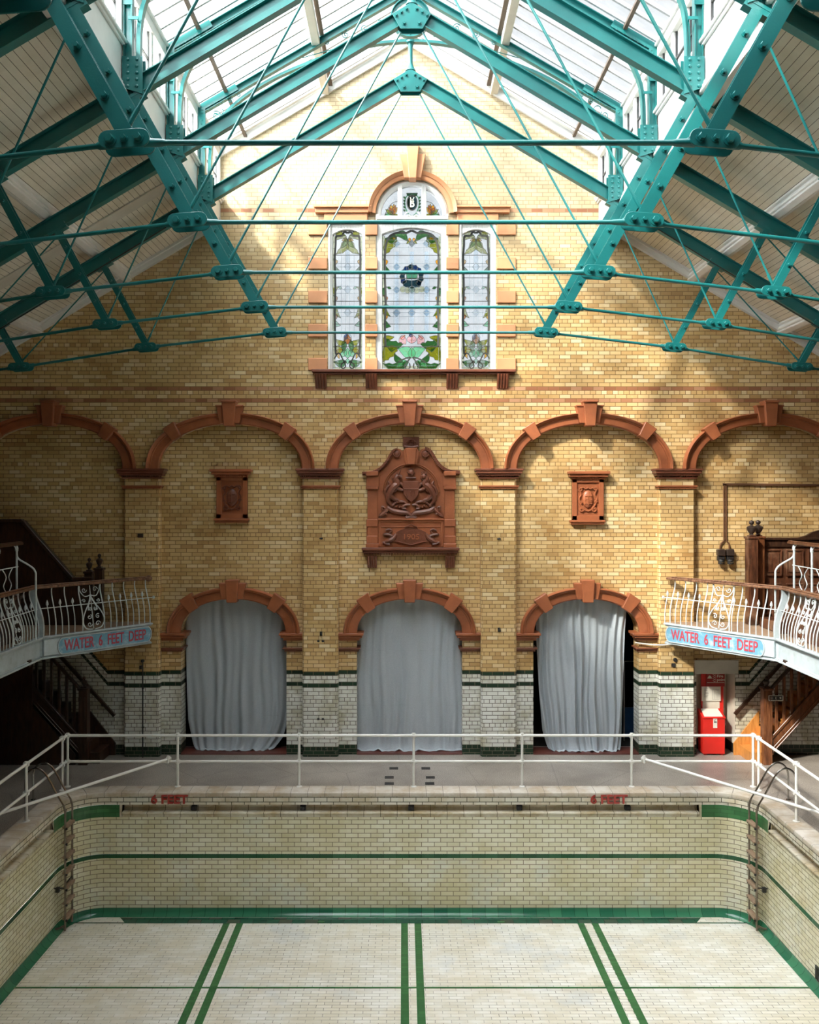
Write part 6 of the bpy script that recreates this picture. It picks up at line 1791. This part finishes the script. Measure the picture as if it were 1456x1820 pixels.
# ------------------------------------------------------------------ wall fittings
m = MB()
yw = YR - .03
for o in (0, 4.0):
    P = [W(1470, 861.5 + o * .35, yw), W(1300, 860.5 + o * .35, yw), W(1291 + o * .3, 861 + o * .35, yw), W(1287.0 + o, 868, yw), W(1287 + o, 900, yw), W(1287.0 + o, 955, yw), W(1286.0 + o * 1.6, 962, yw), W(1281 + o * 3.8, 967, yw), W(1280.0 + o * 4, 978, yw)]
    m.tube(smooth_path(P, 3), .016, 6)
o = m.build('conduit', 'copper', smooth=True); tag(o, 'pair of brown metal conduits bent down the brick wall at the right', 'conduit')
for k, xx in enumerate((1280, 1296)):
    c = W(xx, 990, YR)
    root = empty('switch_box', (c.x, YR, c.z)); tag(root, ['left one of two old iron switch boxes on the bright brick wall', 'right one of two old iron switch boxes on the bright brick wall'][k], 'switch box', 'old switch boxes')
    m = MB(); m.prism([(c.x - .085, c.z + .16), (c.x + .065, c.z + .17), (c.x + .08, c.z + .03), (c.x - .08, c.z + .03)], YR - .12, YR); part(m, 'hood', 'bronze', root, bevel=.012)
    m = MB(); m.box(c.x - .07, c.x + .07, YR - .09, YR, c.z - .07, c.z + .02); m.lathe([(.062, 0), (.062, .08), (.04, .10)], (c.x, YR - .075, c.z - .14), 12); part(m, 'body', 'iron', root, bevel=.008)
    m = MB(); m.box(c.x - .03, c.x + .03, YR - .15, YR - .12, c.z - .02, c.z - .008); m.tube([(c.x - .035, YR - .15, c.z - .09), (c.x, YR - .16, c.z - .105), (c.x + .035, YR - .15, c.z - .09)], .007, 6); part(m, 'lever', 'steel', root)
m = MB(); x = W(255, 0, YF).x; m.tube([(x, YF - .05, 0), (x, YF - .05, 1.93)], .013, 8); m.lathe([(.0, -.035), (.035, -.02), (.035, .02), (.0, .035)], (x, YF - .05, 1.97), 12, axis='y'); m.box(x - .07, x - .03, YF - .05, YF, 1.80, 1.87)
for zz in (.6, 1.4): m.box(x - .02, x + .02, YF - .05, YF, zz, zz + .02)
o = m.build('pull_rod', 'iron'); tag(o, 'thin black iron rod up the left pilaster', 'rod')
for px_, py_, lab, yy in ((571, 1125, 'small black iron hook on the pilaster left of the middle doorway', YF), (887, 1118, 'small black iron hook on the pilaster right of the middle doorway', YF)):
    c = W(px_, py_, yy); m = MB(); m.box(c.x - .025, c.x + .025, yy - .03, yy, c.z - .05, c.z + .03); m.tube([(c.x, yy - .03, c.z), (c.x + .02, yy - .08, c.z - .03), (c.x, yy - .09, c.z + .02)], .012, 6)
    o = m.build('wall_hook', 'iron'); tag(o, lab, 'hook', 'iron wall hooks')
for px_, py_, lab in ((570, 1139.5, 'pair of dark plugs in the yellow brick left of the middle doorway'), (570, 1278, 'pair of dark plugs in the white tiles left of the middle doorway')):
    m = MB()
    for o_ in (-4, 4): c = W(px_ + o_, py_, YF); m.blob((c.x, YF, c.z), .028, .02, .024, 8)
    o = m.build('wall_plug', 'iron'); tag(o, lab, 'plug')
m = MB(); c = W(1200, 1172.5, YF); m.lathe([(.04, -.03), (.04, 0)], (c.x, YF, c.z), 12, axis='y'); m.box(c.x - .07, c.x + .0, YF - .03, YF, c.z - .14, c.z - .07)
o = m.build('junction_box', 'iron'); tag(o, 'small dark junction box under the right gallery on the pilaster', 'junction box')
m = MB(); P = [W(1129, 1142, YR - .06), W(1150, 1145, YR - .05), W(1172, 1146.5, YF - .03), W(1194, 1145, YF - .03)]; m.tube(smooth_path(P, 4), .014, 6)
o = m.build('pipe', 'white_rail'); tag(o, 'thin pale pipe from the right doorway impost to the gallery', 'pipe')
m = MB()
for (px_, py_) in ((571, 957), (887, 957.5)):
    c = W(px_, py_, YF); m = MB(); m.box(c.x - .035, c.x + .035, YF - .02, YF, c.z - .012, c.z + .012); m.blob((c.x, YF - .01, c.z), .02, .02, .02, 8)
    o = m.build('cramp', 'iron'); tag(o, 'small black iron cramp on the pilaster %s of the crest' % ('left' if px_ < 700 else 'right'), 'cramp', 'iron cramps')
c = W(250, 952, YF); m = MB(); m.box(c.x - .055, c.x + .055, YF - .02, YF, c.z - .04, c.z + .04); m.box(c.x - .04, c.x + .04, YF - .025, YF - .02, c.z - .028, c.z + .028); o = m.build('vent_plate', 'bronze'); tag(o, 'small square dark vent plate on the shaded left pilaster', 'vent plate')
